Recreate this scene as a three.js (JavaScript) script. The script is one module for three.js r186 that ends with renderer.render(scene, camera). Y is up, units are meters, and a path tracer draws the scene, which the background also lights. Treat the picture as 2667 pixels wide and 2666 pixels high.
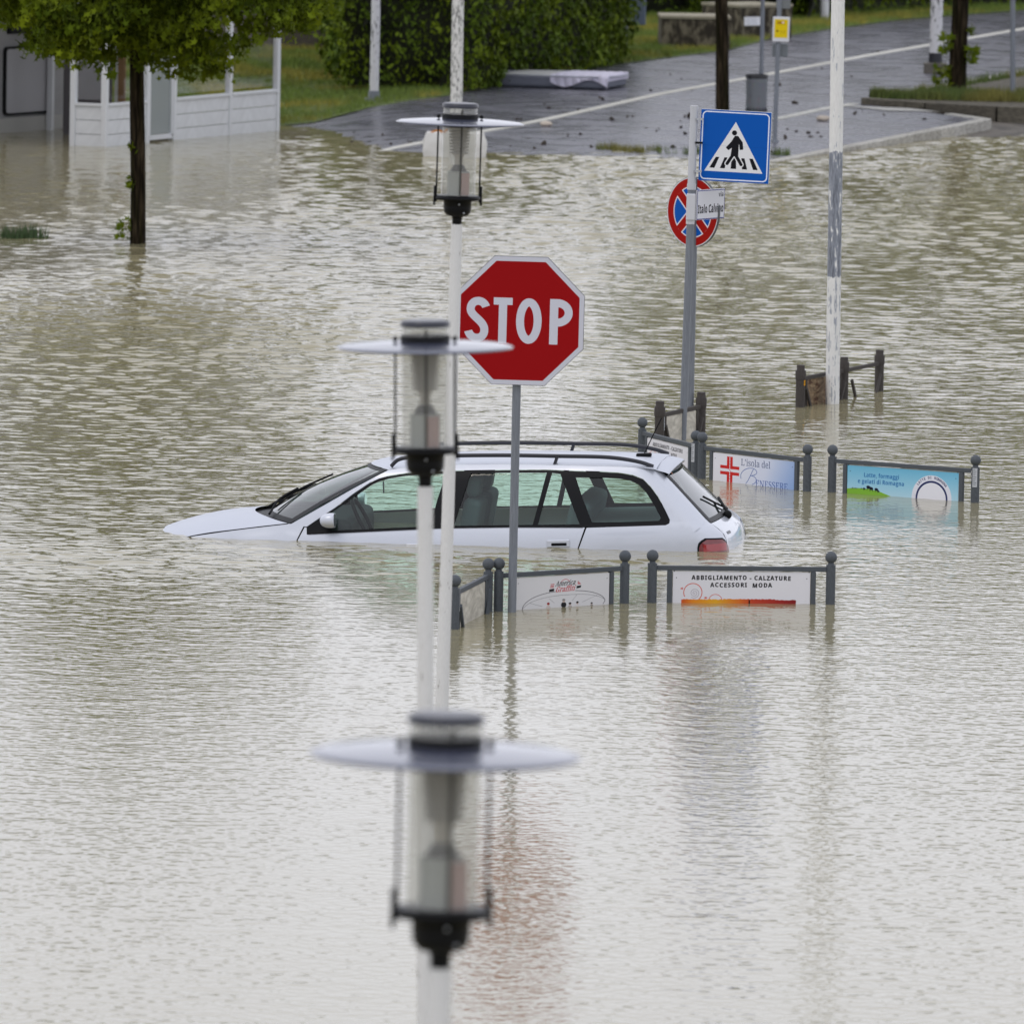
import * as THREE from 'three';
import { RoundedBoxGeometry } from 'three/addons/geometries/RoundedBoxGeometry.js';
import { mergeGeometries, mergeVertices, toCreasedNormals } from 'three/addons/utils/BufferGeometryUtils.js';
import { TessellateModifier } from 'three/addons/modifiers/TessellateModifier.js';
import { ImprovedNoise } from 'three/addons/math/ImprovedNoise.js';

// ---------------------------------------------------------------- camera, sky, sun, exposure
const scene = new THREE.Scene();
const camera = new THREE.PerspectiveCamera(5.672, 1, 1, 900);
camera.position.set(0, 7.38, 0);
camera.rotation.order = 'YXZ';
camera.rotation.set(-5.262 * Math.PI / 180, 0, 1.0 * Math.PI / 180);
camera.focus = 78;
camera.userData.fStop = 7.2;
camera.updateMatrixWorld();

const renderer = new THREE.WebGLRenderer({ antialias: true });
renderer.toneMapping = THREE.LinearToneMapping;
renderer.toneMappingExposure = 1.0;
renderer.shadowMap.enabled = true;

const noise = new ImprovedNoise();
function fbm(x, y, z, o = 4) { let s = 0, a = 0.5, f = 1; for (let i = 0; i < o; i++) { s += a * noise.noise(x * f, y * f, z * f); a *= 0.5; f *= 2.03; } return s; }
{ // overcast sky
  const w = 512, h = 256, d = new Float32Array(w * h * 4);
  for (let j = 0; j < h; j++) for (let i = 0; i < w; i++) {
    const el = (j + 0.5) / h * Math.PI - Math.PI / 2, az = (i + 0.5) / w * Math.PI * 2;
    const cx = Math.cos(el) * Math.cos(az), cy = Math.sin(el), cz = Math.cos(el) * Math.sin(az);
    const up = Math.max(0, cy);
    const cloud = fbm(cx * 2.2 + 5, cy * 5 + 1, cz * 2.2 + 9, 5);
    const l = (0.98 + 0.16 * Math.exp(-up * 5)) * (1 + 0.2 * cloud);
    const k = (j * w + i) * 4;
    d[k] = l * 1.05; d[k + 1] = l * 1.075; d[k + 2] = l * 1.19; d[k + 3] = 1;
  }
  const t = new THREE.DataTexture(d, w, h, THREE.RGBAFormat, THREE.FloatType);
  t.mapping = THREE.EquirectangularReflectionMapping; t.magFilter = THREE.LinearFilter; t.minFilter = THREE.LinearFilter;
  t.wrapS = THREE.RepeatWrapping; t.needsUpdate = true;
  scene.background = t; scene.environment = t;
}
const sun = new THREE.DirectionalLight(0xfff4e6, 0.6);
sun.position.set(-40, 90, -60); sun.target.position.set(0, 0, -95);
sun.castShadow = true; sun.shadow.radius = 45; sun.shadow.mapSize.set(2048, 2048);
Object.assign(sun.shadow.camera, { left: -40, right: 40, top: 80, bottom: -80, near: 1, far: 300 });
scene.add(sun, sun.target);

// ---------------------------------------------------------------- helpers
function rng(seed) { let a = seed >>> 0; return () => { a = (a + 0x6D2B79F5) | 0; let t = Math.imul(a ^ (a >>> 15), 1 | a); t = (t + Math.imul(t ^ (t >>> 7), 61 | t)) ^ t; return ((t ^ (t >>> 14)) >>> 0) / 4294967296; }; }
const R = Math.PI / 180, V3 = THREE.Vector3;
const sm = (a, b, x) => { const t = Math.min(1, Math.max(0, (x - a) / (b - a))); return t * t * (3 - 2 * t); };
const lerp = (a, b, t) => a + (b - a) * t;
const used = {};
function numbered(n) { const k = used[n] = (used[n] ?? -1) + 1; return k ? n + '_' + String(k).padStart(3, '0') : n; }
function tag(o, label, category, group, kind) { o.userData.label = label; if (category) o.userData.category = category; if (group) o.userData.group = group; if (kind) o.userData.kind = kind; return o; }
function thing(name, label, category, [x, y, z] = [0, 0, 0], turn = 0, group) {
  const o = new THREE.Group(); o.name = numbered(name); o.position.set(x, y, z); o.rotation.y = turn;
  scene.add(o); return tag(o, label, category, group);
}
function part(name, geo, mat, parent, pos, rot) {
  const m = new THREE.Mesh(geo, mat); m.name = name; m.castShadow = m.receiveShadow = true;
  if (pos) m.position.set(...pos); if (rot) m.rotation.set(...rot);
  parent.add(m); return m;
}
function solo(name, geo, mat, label, category, pos, turn = 0, group) {
  const m = part(numbered(name), geo, mat, scene, pos); m.rotation.y = turn; return tag(m, label, category, group);
}
function struct(name, geo, mat) { const m = part(numbered(name), geo, mat, scene); m.userData.kind = 'structure'; return m; }
const box = (w, h, d, x = 0, y = 0, z = 0) => new THREE.BoxGeometry(w, h, d).translate(x, y, z);
const rbox = (w, h, d, r = 0.006, x = 0, y = 0, z = 0) => new RoundedBoxGeometry(w, h, d, 2, r).translate(x, y, z);
const cyl = (r0, r1, h, x = 0, y = 0, z = 0, n = 20) => new THREE.CylinderGeometry(r1, r0, h, n).translate(x, y + h / 2, z); // r0 at the foot
const ball = (r, x = 0, y = 0, z = 0) => new THREE.SphereGeometry(r, 20, 14).translate(x, y, z);
const plain = g => { const o = g.index ? g.toNonIndexed() : g; for (const k of Object.keys(o.attributes)) if (!['position', 'normal', 'uv'].includes(k)) o.deleteAttribute(k); return o; };
const join = (...gs) => mergeGeometries(gs.map(plain));
function lathe(pts, n = 40) { return new THREE.LatheGeometry(pts.map(p => new THREE.Vector2(...p)), n); }
function bar(a, b, w, d = w, up = [0, 1, 0]) { // box beam from a to b
  const A = new V3(...a), B = new V3(...b), L = A.distanceTo(B), y = B.clone().sub(A).normalize();
  let x = new V3(...up).cross(y); if (x.lengthSq() < 1e-6) x = new V3(1, 0, 0); x.normalize();
  const z = x.clone().cross(y);
  return new THREE.BoxGeometry(w, L, d).applyMatrix4(new THREE.Matrix4().makeBasis(x, y, z).setPosition(A.add(B).multiplyScalar(0.5)));
}
function tube(pts, r, n = 24, k = 8, closed = false) { return new THREE.TubeGeometry(new THREE.CatmullRomCurve3(pts.map(p => new V3(...p)), closed), n, r, k, closed); }
function tab(pts) { // smooth table through given points
  const n = pts.length, m = pts.map((p, i) => { const a = pts[Math.max(0, i - 1)], b = pts[Math.min(n - 1, i + 1)]; return (b[1] - a[1]) / (b[0] - a[0]); });
  return x => {
    if (x <= pts[0][0]) return pts[0][1] + 0 * m[0]; if (x >= pts[n - 1][0]) return pts[n - 1][1];
    let i = 0; while (x > pts[i + 1][0]) i++;
    const h = pts[i + 1][0] - pts[i][0], t = (x - pts[i][0]) / h, t2 = t * t, t3 = t2 * t;
    return (2 * t3 - 3 * t2 + 1) * pts[i][1] + (t3 - 2 * t2 + t) * h * m[i] + (3 * t2 - 2 * t3) * pts[i + 1][1] + (t3 - t2) * h * m[i + 1];
  };
}
function grid(nu, nv, f) { // f(s, t) -> [x, y, z]; uv = s, t
  const p = [], uv = [], ix = [];
  for (let j = 0; j <= nv; j++) for (let i = 0; i <= nu; i++) { p.push(...f(i / nu, j / nv)); uv.push(i / nu, j / nv); }
  for (let j = 0; j < nv; j++) for (let i = 0; i < nu; i++) { const a = j * (nu + 1) + i, b = a + nu + 1; ix.push(a, a + 1, b, a + 1, b + 1, b); }
  const g = new THREE.BufferGeometry();
  g.setAttribute('position', new THREE.Float32BufferAttribute(p, 3)); g.setAttribute('uv', new THREE.Float32BufferAttribute(uv, 2)); g.setIndex(ix); g.computeVertexNormals();
  return g;
}
// ---------------------------------------------------------------- materials and textures
const C = s => new THREE.Color(s);
function std(color, roughness = 0.6, o = {}) { return new THREE.MeshStandardMaterial({ color: typeof color === 'string' ? C(color) : new THREE.Color().setRGB(...color), roughness, side: THREE.DoubleSide, ...o }); }
function phys(color, roughness = 0.6, o = {}) { return new THREE.MeshPhysicalMaterial({ color: typeof color === 'string' ? C(color) : new THREE.Color().setRGB(...color), roughness, side: THREE.DoubleSide, ...o }); }
function canvasTex(w, h, draw) {
  const c = document.createElement('canvas'); c.width = w; c.height = h; draw(c.getContext('2d'), w, h);
  const t = new THREE.CanvasTexture(c); t.colorSpace = THREE.SRGBColorSpace; t.magFilter = THREE.LinearFilter; return t;
}
function dataTex(w, h, f, srgb = true, rep) { // f(u, v) -> [r, g, b] 0..1
  const d = new Uint8Array(w * h * 4);
  for (let j = 0; j < h; j++) for (let i = 0; i < w; i++) { const c = f(i / w, j / h), k = (j * w + i) * 4; for (let q = 0; q < 3; q++) d[k + q] = Math.max(0, Math.min(255, c[q] * 255)); d[k + 3] = 255; }
  const t = new THREE.DataTexture(d, w, h); t.magFilter = THREE.LinearFilter; t.wrapS = t.wrapT = THREE.RepeatWrapping; if (srgb) t.colorSpace = THREE.SRGBColorSpace;
  if (rep) t.repeat.set(...rep); t.needsUpdate = true; return t;
}
// noise that closes on itself in both directions
function tnoise(u, v, f, seed) { const a = u * 2 * Math.PI, b = v * 2 * Math.PI, k = f / (2 * Math.PI); return fbm(Math.cos(a) * k + seed, Math.sin(a) * k + Math.cos(b) * k * 1.3, Math.sin(b) * k + seed * 2, 4); }
function speckle(w, h, base, amp, f, seed, extra) { return dataTex(w, h, (u, v) => { const n = tnoise(u, v, f, seed) * amp, m = noise.noise(u * w * 0.37, v * h * 0.37, seed) * amp * 0.35; let c = base.map(b => b + n + m); if (extra) c = extra(c, u, v); return c; }); }
const mix3 = (a, b, t) => a.map((x, i) => lerp(x, b[i], t));
function flaking(top, under, amount, seed, fu = 5, fv = 40) { // scraped paint: vertical flakes of the coat missing
  return dataTex(128, 1024, (u, v) => {
    const a = u * 2 * Math.PI, n = fbm(Math.cos(a) * fu * 0.5 + seed, v * fv, Math.sin(a) * fu * 0.5, 4), m = fbm(Math.cos(a) * 8, v * 150, Math.sin(a) * 8 + seed, 3), g = fbm(Math.cos(a) * 0.8 + seed * 3, v * 6, Math.sin(a) * 0.8, 2);
    const k = sm(0.10, 0.17, n + m * 0.35 + g * 0.6 + amount);
    return mix3(top.map(c => c + m * 0.06), under.map(c => c + n * 0.15), k);
  });
}
const galv = phys('#7f848a', 0.5, { specularIntensity: 0.5, map: speckle(256, 256, [0.95, 0.95, 0.96], 0.16, 30, 3), metalness: 0.25 });
const darkSteel = phys('#575b5f', 0.6, { specularIntensity: 0.4, map: speckle(256, 256, [0.93, 0.94, 0.95], 0.2, 40, 5) });
const brownSteel = phys('#4a4644', 0.62, { specularIntensity: 0.35, map: speckle(256, 256, [0.93, 0.93, 0.92], 0.2, 40, 8) });
const dull = { specularIntensity: 0.3 }, black = phys('#131416', 0.5, dull), rubber = phys('#0b0c0e', 0.6, dull), blackPaint = phys('#121316', 0.4, dull);
const alu = std('#a9adb2', 0.4, { metalness: 0.3 }), signBack = std('#5c6064', 0.55);
const whiteBoard = std('#d8d8d6', 0.5, { map: speckle(256, 256, [0.95, 0.95, 0.945], 0.1, 9, 12) });

// ---------------------------------------------------------------- ground and water
const S = x => -134.4 + sm(-2.8, -1.4, x) * 5.6;                       // where the land leaves the water
function hp(x, z) { const D = S(x) - z; return D < 11 ? Math.max(-0.7, 0.02 * D) : 0.22 + 0.006 * Math.min(40, D - 11); }
const gy = (x, z) => hp(x, z) - 0.12;
{
  const xs = [], zs = [];
  for (let x = -400; x < -14; x += 30) xs.push(x); for (let x = -14; x <= 14; x += 0.7) xs.push(x); for (let x = 40; x <= 400; x += 30) xs.push(x);
  for (let z = 60; z > -84; z -= 12) zs.push(z); for (let z = -84; z > -180; z -= 0.8) zs.push(z); for (let z = -190; z >= -700; z -= 30) zs.push(z);
  const p = [], uv = [], ix = [];
  for (const z of zs) for (const x of xs) { p.push(x, gy(x, z) + 0.012 * fbm(x * 0.7, z * 0.7, 3), z); uv.push(x / 4, z / 4); }
  for (let j = 0; j < zs.length - 1; j++) for (let i = 0; i < xs.length - 1; i++) { const a = j * xs.length + i, b = a + xs.length; ix.push(a, a + 1, b, a + 1, b + 1, b); }
  const g = new THREE.BufferGeometry(); g.setAttribute('position', new THREE.Float32BufferAttribute(p, 3)); g.setAttribute('uv', new THREE.Float32BufferAttribute(uv, 2)); g.setIndex(ix); g.computeVertexNormals();
  struct('ground', g, std('#716b63', 0.8, { map: speckle(512, 512, [0.75, 0.75, 0.74], 0.6, 16, 21) }));
}
// draped sheets
function drape(pts, lift, step = 0.7, uvs = 0.25) {
  let g = new THREE.ShapeGeometry(new THREE.Shape(pts.map(p => new THREE.Vector2(p[0], -p[1]))));
  g = new TessellateModifier(step, 9).modify(g.toNonIndexed());
  const a = g.attributes.position, uv = new Float32Array(a.count * 2);
  for (let i = 0; i < a.count; i++) { const x = a.getX(i), z = -a.getY(i); a.setXYZ(i, x, hp(x, z) + lift, z); uv[2 * i] = x * uvs; uv[2 * i + 1] = z * uvs; }
  g.setAttribute('uv', new THREE.BufferAttribute(uv, 2)); g = mergeVertices(g); g.computeVertexNormals(); return g;
}
const wetRough = dataTex(512, 512, (u, v) => { const n = tnoise(u, v, 9, 31) + 0.5 * tnoise(u, v, 34, 33); const k = 0.25 + 0.18 * sm(-0.1, 0.35, n); return [k, k, k]; }, false);
const asphalt = std('#6f6f76', 1, { map: speckle(1024, 1024, [0.86, 0.86, 0.88], 0.11, 37, 41, (c, u, v) => { const m = sm(0.17, 0.3, tnoise(u, v, 20, 44) + 0.5 * tnoise(u, v, 90, 45)); return mix3(c, [0.42, 0.38, 0.34], m * 0.35); }), roughnessMap: wetRough });
const kerbLine = [[3.46, -129.065], [6.165, -136.07]];
struct('pavement', drape([[-3.6, -125], [1.9, -125], ...kerbLine, [4.69, -138.41], [5.19, -140.45], [7.14, -146.25], [9.5, -153.3], [16, -172], [8.02, -164.8], [5.93, -161.04], [4.76, -157.9], [3.8, -154.93], [3.05, -151.26], [1.39, -146.89], [-0.99, -138.62], [-1.96, -136.87], [-2.69, -134.9], [-3.6, -133.8]], 0, 0.7, 0.22), asphalt);
const lawnPts = [[-16, -134.45], [-3.6, -134.2], [-3.11, -134.27], [-2.69, -134.9], [-1.96, -136.87], [-0.99, -138.62], [1.39, -146.89], [3.05, -151.26], [3.8, -154.93], [4.76, -157.9], [5.93, -161.04], [8.02, -164.8], [16, -172], [60, -230], [-60, -230], [-40, -150]];
struct('lawn', drape(lawnPts, 0.008, 2.4, 0.5), std('#6a7a3c', 0.9, { map: speckle(512, 512, [0.74, 0.76, 0.62], 0.55, 22, 51) }));
function ribbon(pts, w, lift, thick) { // a low raised strip that follows the land
  const gs = [], c = new THREE.CatmullRomCurve3(pts.map(p => new V3(p[0], 0, p[1])), false, 'catmullrom', 0.2), n = Math.round(c.getLength() / 0.5);
  const g = grid(n, 3, (s, t) => { const q = c.getPoint(s), d = c.getTangent(s), nx = -d.z, nz = d.x, k = [-1, -1, 1, 1][Math.round(t * 3)] * w / 2, up = [0, 1, 1, 0][Math.round(t * 3)]; const x = q.x + nx * k, z = q.z + nz * k; return [x, hp(x, z) + lift + (up ? thick : -0.02), z]; });
  return toCreasedNormals(g, 0.6);
}
const paleStone = std('#cfcdc7', 0.6, { map: speckle(256, 512, [0.9, 0.9, 0.88], 0.35, 20, 61) });
struct('edging_line', ribbon([[-1.75, -128.9], [-1.612, -129.3], [0.353, -134.7], [3.093, -143.65], [5.085, -150.47], [7.741, -158.92], [10, -166]], 0.14, 0.0, 0.012), paleStone);
struct('edging_line', ribbon([[3.3, -135.3], [3.417, -135.61], [4.099, -137.59], [4.5, -138.5]], 0.14, 0.0, 0.012), paleStone);
{ // the flood: ripples as real relief inside the part that is seen, a flat sheet around it
  const r = rng(11), waves = [], N = 64;
  for (let i = 0; i < N; i++) {
    const lam = 0.125 * Math.pow(0.95 / 0.125, Math.pow((i + r()) / N, 1.15)), th = (r() + r() - 1) * 1.75 + 0.2, k = 2 * Math.PI / lam;
    waves.push([k * Math.sin(th), k * Math.cos(th), r() * 6.283, 0.0185 / k * (lam > 0.5 ? 0.55 : 1), lam]);
  }
  const rip = []; for (let i = 0; i < 44; i++) { const n = 22 + 60 * r() * r(), a = r() * 6.283; rip.push([Math.round(n * Math.cos(a)), Math.round(n * Math.sin(a)), r() * 6.283]); }
  const fine = dataTex(640, 640, (u, v) => { let a = 0, b = 0; for (const [nx, nz, ph] of rip) { const c = Math.cos(6.283185307 * (nx * u + nz * v) + ph), l = Math.hypot(nx, nz); a += c * nx / l; b += c * nz / l; } a *= 0.0075; b *= 0.0075; const L = Math.hypot(a, b, 1); return [0.5 - 0.5 * a / L, 0.5 - 0.5 * b / L, 0.5 + 0.5 / L]; }, false);
  const z0 = -44, z1 = -143, nz = 2180, nx = 400, p = new Float32Array((nz + 1) * (nx + 1) * 3), nn = new Float32Array(p.length), ix = new Uint32Array(nz * nx * 6);
  let o = 0; const cw = new Float64Array(N), sw = new Float64Array(N), cs = new Float64Array(N), ss = new Float64Array(N);
  for (let j = 0; j <= nz; j++) {
    const z = lerp(z0, z1, j / nz), hw = 2.2 - z * 0.0505, step = 2 * hw / nx;
    for (let k = 0; k < N; k++) { const [kx, kz, ph] = waves[k], q = -kx * hw + kz * z + ph; cw[k] = Math.cos(q); sw[k] = Math.sin(q); cs[k] = Math.cos(kx * step); ss[k] = Math.sin(kx * step); }
    for (let i = 0; i <= nx; i++) {
      const x = hw * (2 * i / nx - 1), e = Math.min(i, nx - i, j, nz - j);
      const stir = Math.exp(-(((z + 76 + 0.11 * (x + 1)) / 1.5) ** 2)) * sm(-5.5, -3.2, x) * sm(3.2, 1.6, x);
      const gust = (lerp(0.2, 0.62, stir) + (0.85 - 0.42 * stir) * sm(-70 + 4 * sm(0, -4, x) - 8 * sm(0, 3, x), -100 - 10 * sm(-1, 3, x), z)) * (1 - 0.62 * sm(-112, -120, z) * sm(-2.2, -3.6, x)) * Math.max(0.25, 1 + 1.7 * fbm(x * 0.2 + 3, z * 0.06, 7, 3)), far = sm(-80, -125, z), near = (1 - sm(-72, -102 - 10 * sm(-1, 3, x), z)) * (1 - 0.85 * stir), edge = sm(0, 14, e);
      let y = 0, dx = 0, dz = 0;
      for (let k = 0; k < N; k++) {
        const [kx, kz, ph, a, lam] = waves[k], c0 = cw[k], s0 = sw[k]; cw[k] = c0 * cs[k] - s0 * ss[k]; sw[k] = s0 * cs[k] + c0 * ss[k];
        const f = lam < 0.2 ? 1 - 0.6 * far : lerp(1, lam < 0.32 ? 0.55 : 0.3, near), c = c0 * a * f;
        y += a * f * s0; dx += c * kx; dz += c * kz;
      }
      const g = gust * edge; y *= g; dx *= g; dz *= g;
      const L = 1 / Math.hypot(dx, 1, dz);
      p[o] = x; p[o + 1] = y; p[o + 2] = z; nn[o] = -dx * L; nn[o + 1] = L; nn[o + 2] = -dz * L; o += 3;
    }
  }
  o = 0;
  for (let j = 0; j < nz; j++) for (let i = 0; i < nx; i++) { const a = j * (nx + 1) + i, b = a + nx + 1; ix[o++] = a; ix[o++] = a + 1; ix[o++] = b; ix[o++] = a + 1; ix[o++] = b + 1; ix[o++] = b; }
  const g = new THREE.BufferGeometry(), uvOf = q => { const u = new Float32Array(q.length / 3 * 2); for (let i = 0; i < u.length / 2; i++) { u[2 * i] = q[3 * i] / 2.5; u[2 * i + 1] = q[3 * i + 2] / 2.5; } return new THREE.BufferAttribute(u, 2); }; g.setAttribute('position', new THREE.BufferAttribute(p, 3)); g.setAttribute('normal', new THREE.BufferAttribute(nn, 3)); g.setAttribute('uv', uvOf(p)); g.setIndex(new THREE.BufferAttribute(ix, 1));
  const a = 2.2 - z0 * 0.0505, b = 2.2 - z1 * 0.0505, P = [[-400, 60], [400, 60], [400, -143], [-400, -143], [-a, z0], [a, z0], [b, z1], [-b, z1]];
  const fl = new THREE.BufferGeometry(); fl.setAttribute('position', new THREE.Float32BufferAttribute(P.flatMap(q => [q[0], 0, q[1]]), 3)); fl.setAttribute('normal', new THREE.Float32BufferAttribute(P.flatMap(() => [0, 1, 0]), 3));
  fl.setAttribute('uv', uvOf(P.flatMap(q => [q[0], 0, q[1]]))); fl.setIndex([0, 1, 5, 0, 5, 4, 1, 2, 6, 1, 6, 5, 0, 4, 7, 0, 7, 3]);
  struct('water', mergeGeometries([g, fl]), phys([0.265, 0.238, 0.142], 0.07, { ior: 1.33, normalMap: fine, normalScale: new THREE.Vector2(0.5, 0.5) }));
}
// ---------------------------------------------------------------- foliage
function flatGeo(pts, tris) { const g = new THREE.BufferGeometry(); g.setAttribute('position', new THREE.Float32BufferAttribute(pts.flat(), 3)); g.setIndex(tris); g.computeVertexNormals(); return g; }
const starLeaf = (() => { const p = [[0, 0, 0]], n = 10; for (let i = 0; i < n; i++) { const a = (i / n) * 2 * Math.PI + Math.PI / 2, r = i % 2 ? 0.22 : [0.62, 0.56, 0.42, 0.42, 0.56][i / 2]; p.push([r * Math.cos(a), r * Math.sin(a), i % 2 ? 0.03 : -0.1]); } const t = []; for (let i = 1; i <= n; i++) t.push(0, i, i % n + 1); return flatGeo(p, t); })();
const ovalLeaf = flatGeo([[0, -0.5, 0], [0.24, -0.1, 0.07], [0, 0.5, -0.05], [-0.24, -0.1, 0.07], [0, 0, 0]], [0, 1, 4, 1, 2, 4, 2, 3, 4, 3, 0, 4]);
const leafMat = phys([0.12, 0.135, 0.012], 0.6, { specularIntensity: 0.2 }), hedgeMat = phys([0.085, 0.13, 0.009], 0.6, { specularIntensity: 0.2 }), leafThin = phys([0.125, 0.175, 0.009], 0.85, { transmission: 0.35, thickness: 0, specularIntensity: 0.12 });
function leaves(name, list, geo, mat, seed, parent) { // list of [x, y, z, size, tint]
  const r = rng(seed), m = new THREE.InstancedMesh(geo, mat, list.length), q = new THREE.Quaternion(), e = new THREE.Euler(), M = new THREE.Matrix4(), c = new THREE.Color();
  list.forEach(([x, y, z, s, t = 0.5], i) => {
    e.set((r() - 0.5) * 2.2 - 0.9, r() * 6.283, (r() - 0.5) * 2.2); q.setFromEuler(e);
    M.compose(new V3(x, y, z), q, new V3(s, s, s)); m.setMatrixAt(i, M);
    const b = 0.75 + 0.5 * r(); c.setRGB(b * lerp(0.7, 1.4, t), b * lerp(0.75, 1.25, t), b * lerp(0.9, 1.0, r())); m.setColorAt(i, c);
  });
  m.name = name; m.castShadow = m.receiveShadow = true; m.userData.kind = 'stuff'; parent.add(m); return m;
}
const bark = phys('#433b30', 0.9, { specularIntensity: 0.2, map: dataTex(128, 512, (u, v) => { const a = u * 6.283, n = fbm(Math.cos(a) * 3, v * 12, Math.sin(a) * 3, 4) + 0.5 * fbm(Math.cos(a) * 9, v * 30, Math.sin(a) * 9, 3), k = sm(0.02, 0.25, fbm(Math.cos(a) * 1.5 + 4, v * 5, Math.sin(a) * 1.5, 3)); return mix3([0.62 + n, 0.6 + n, 0.55 + n], [0.5, 0.56, 0.3], k * 0.6); }) });
function trunkGeo(path, radii, k = 14) { // tapered, slightly uneven stem
  const c = new THREE.CatmullRomCurve3(path.map(p => new V3(...p))), n = 36, fr = c.computeFrenetFrames(n);
  return grid(k, n, (s, t) => { const i = Math.round(t * n), q = c.getPointAt(t), a = s * 2 * Math.PI, f = t * (radii.length - 1), j = Math.min(radii.length - 2, Math.floor(f)); let r = lerp(radii[j], radii[j + 1], f - j); r *= 1 + 0.1 * fbm(Math.cos(a) * 1.5 + path[0][0], t * 7, Math.sin(a) * 1.5, 2); const N = fr.normals[i], B = fr.binormals[i]; return [q.x + r * (Math.cos(a) * N.x + Math.sin(a) * B.x), q.y + r * (Math.cos(a) * N.y + Math.sin(a) * B.y), q.z + r * (Math.cos(a) * N.z + Math.sin(a) * B.z)]; });
}
function tree(name, label, [x, z], o) { // thing > trunk (> limb), crown, shoot
  const y0 = gy(x, z), t = thing(name, label, 'tree', [x, y0, z], 0, o.group), r = rng(o.seed);
  const lean = o.lean ?? [0, 0], top = o.h;
  const tr = part('trunk', trunkGeo([[0, -0.1, 0], [lean[0] * 0.3 + 0.01, top * 0.2, lean[1] * 0.3], [lean[0] * 0.7, top * 0.45, lean[1] * 0.7], [lean[0], top * 0.8, lean[1]]], [o.r * 1.12, o.r, o.r * 0.95, o.r * 0.85, o.r * 0.45]), bark, t);
  for (let i = 0; i < (o.limbs ?? 9); i++) { const a = i * 2.4 + r(), yb = lerp(o.y0 - 0.1, top * 0.7, i / 9), L = o.rx * (0.55 + 0.4 * r()); part('limb', trunkGeo([[lean[0] * yb / top, yb, lean[1] * yb / top], [Math.cos(a) * L * 0.5, yb + 0.3, Math.sin(a) * L * 0.5], [Math.cos(a) * L, yb + 0.45 + 0.3 * r(), Math.sin(a) * L]], [o.r * 0.35, o.r * 0.2, o.r * 0.06], 6), bark, tr); }
  const list = []; let guard = 0;
  while (list.length < o.n && guard++ < 99999) {
    const u = r() * 2 - 1, a = r() * 6.283, rad = Math.pow(0.12 + 0.88 * r(), 0.45), q = Math.sqrt(1 - u * u);
    if (o.flat) { const ra = Math.sqrt(r()), ang = r() * 6.283, hx = ra * o.rx * (Math.cos(ang) > 0 ? 1.1 : 0.86), X = hx * Math.cos(ang), Zz = ra * o.rx * Math.sin(ang), dome = Math.sqrt(Math.max(0.02, 1 - ra * ra)), cyf = o.y0 + 0.55 * fbm(X * 1.25 + 4, Zz * 1.25, 2, 3) + 0.6 * ra * ra * ra * ra + (top - o.y0) * dome * Math.pow(r(), 1.3); if (fbm(X * 1.3 + o.seed, cyf * 1.5, Zz * 1.3, 3) < 0.01) continue; const tint = r(), cr = o.cl * (0.6 + 0.8 * r()); for (let k = 0; k < o.per; k++) { const b = r() * 6.283, w = r() * 2 - 1, d = Math.sqrt(r()) * cr; list.push([lean[0] + X + d * Math.cos(b), cyf + w * cr * 0.4 - d * d * 0.3 / cr * 0.5, lean[1] + Zz + d * Math.sin(b), o.leaf * (0.7 + 0.6 * r()), tint]); } continue; }
    let cx = q * Math.cos(a) * rad * o.rx * (Math.cos(a) > 0 ? 1.12 : 1), cy = (o.y0 + top) / 2 + u * rad * (top - o.y0) / 2, cz = q * Math.sin(a) * rad * o.rx;
    const wob = fbm(cx * 0.9 + o.seed, cy * 0.9, cz * 0.9, 3);
    if (wob < -0.14) continue;
    const tint = r(), cr = o.cl * (0.6 + 0.8 * r());
    for (let k = 0; k < o.per; k++) { const b = r() * 6.283, w = r() * 2 - 1, d = Math.sqrt(r()) * cr; list.push([lean[0] + cx + d * Math.cos(b), cy + w * cr * 0.45 - d * d * 0.35 / cr * 0.4, lean[1] + cz + d * Math.sin(b), o.leaf * (0.7 + 0.6 * r()), tint]); }
  }
  leaves('crown', list, o.geo ?? starLeaf, o.mat ?? leafThin, o.seed + 5, t);
  for (const [sy, sx, sz, n, cr] of o.shoots ?? []) { const l = []; for (let i = 0; i < n; i++) { const a = r() * 6.283, d = Math.sqrt(r()) * cr; l.push([sx + d * Math.cos(a), sy + (r() - 0.5) * cr * 2.2, sz + d * Math.sin(a), o.leaf * (0.55 + 0.4 * r()), r()]); } leaves('shoot', l, starLeaf, leafThin, o.seed + n, t); }
  return t;
}
tree('young_maple', 'leafy young maple standing in the flood before the white glazed porch', [-4.074, -110.925], { seed: 71, h: 5.6, y0: 2.58, rx: 1.8, r: 0.083, n: 36000, per: 40, cl: 0.22, leaf: 0.1, flat: true, lean: [-0.06, 0], shoots: [[0.75, -0.16, 0.05, 44, 0.1], [1.25, -0.1, 0.05, 18, 0.06], [1.6, -0.07, 0.06, 9, 0.05]] });
tree('young_maple', 'dark slender trunk between the concrete blocks and the pedestrian crossing sign', [2.669, -135.057], { seed: 83, h: 6.2, y0: 3.1, rx: 1.7, r: 0.085, n: 5000, per: 30, cl: 0.4, leaf: 0.16, lean: [-0.14, 0.1] });
tree('young_maple', 'dark trunk with leafy side shoots on the grassy island at right', [5.945, -140.427], { seed: 91, h: 6.4, y0: 3.1, rx: 1.8, r: 0.115, n: 5000, per: 30, cl: 0.4, leaf: 0.16, lean: [0.06, 0], shoots: [[0.42, -0.2, 0.08, 60, 0.13], [0.85, -0.16, 0.1, 34, 0.12], [0.7, 0.2, 0.08, 34, 0.1], [1.0, 0.17, 0.05, 12, 0.06]] });
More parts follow.
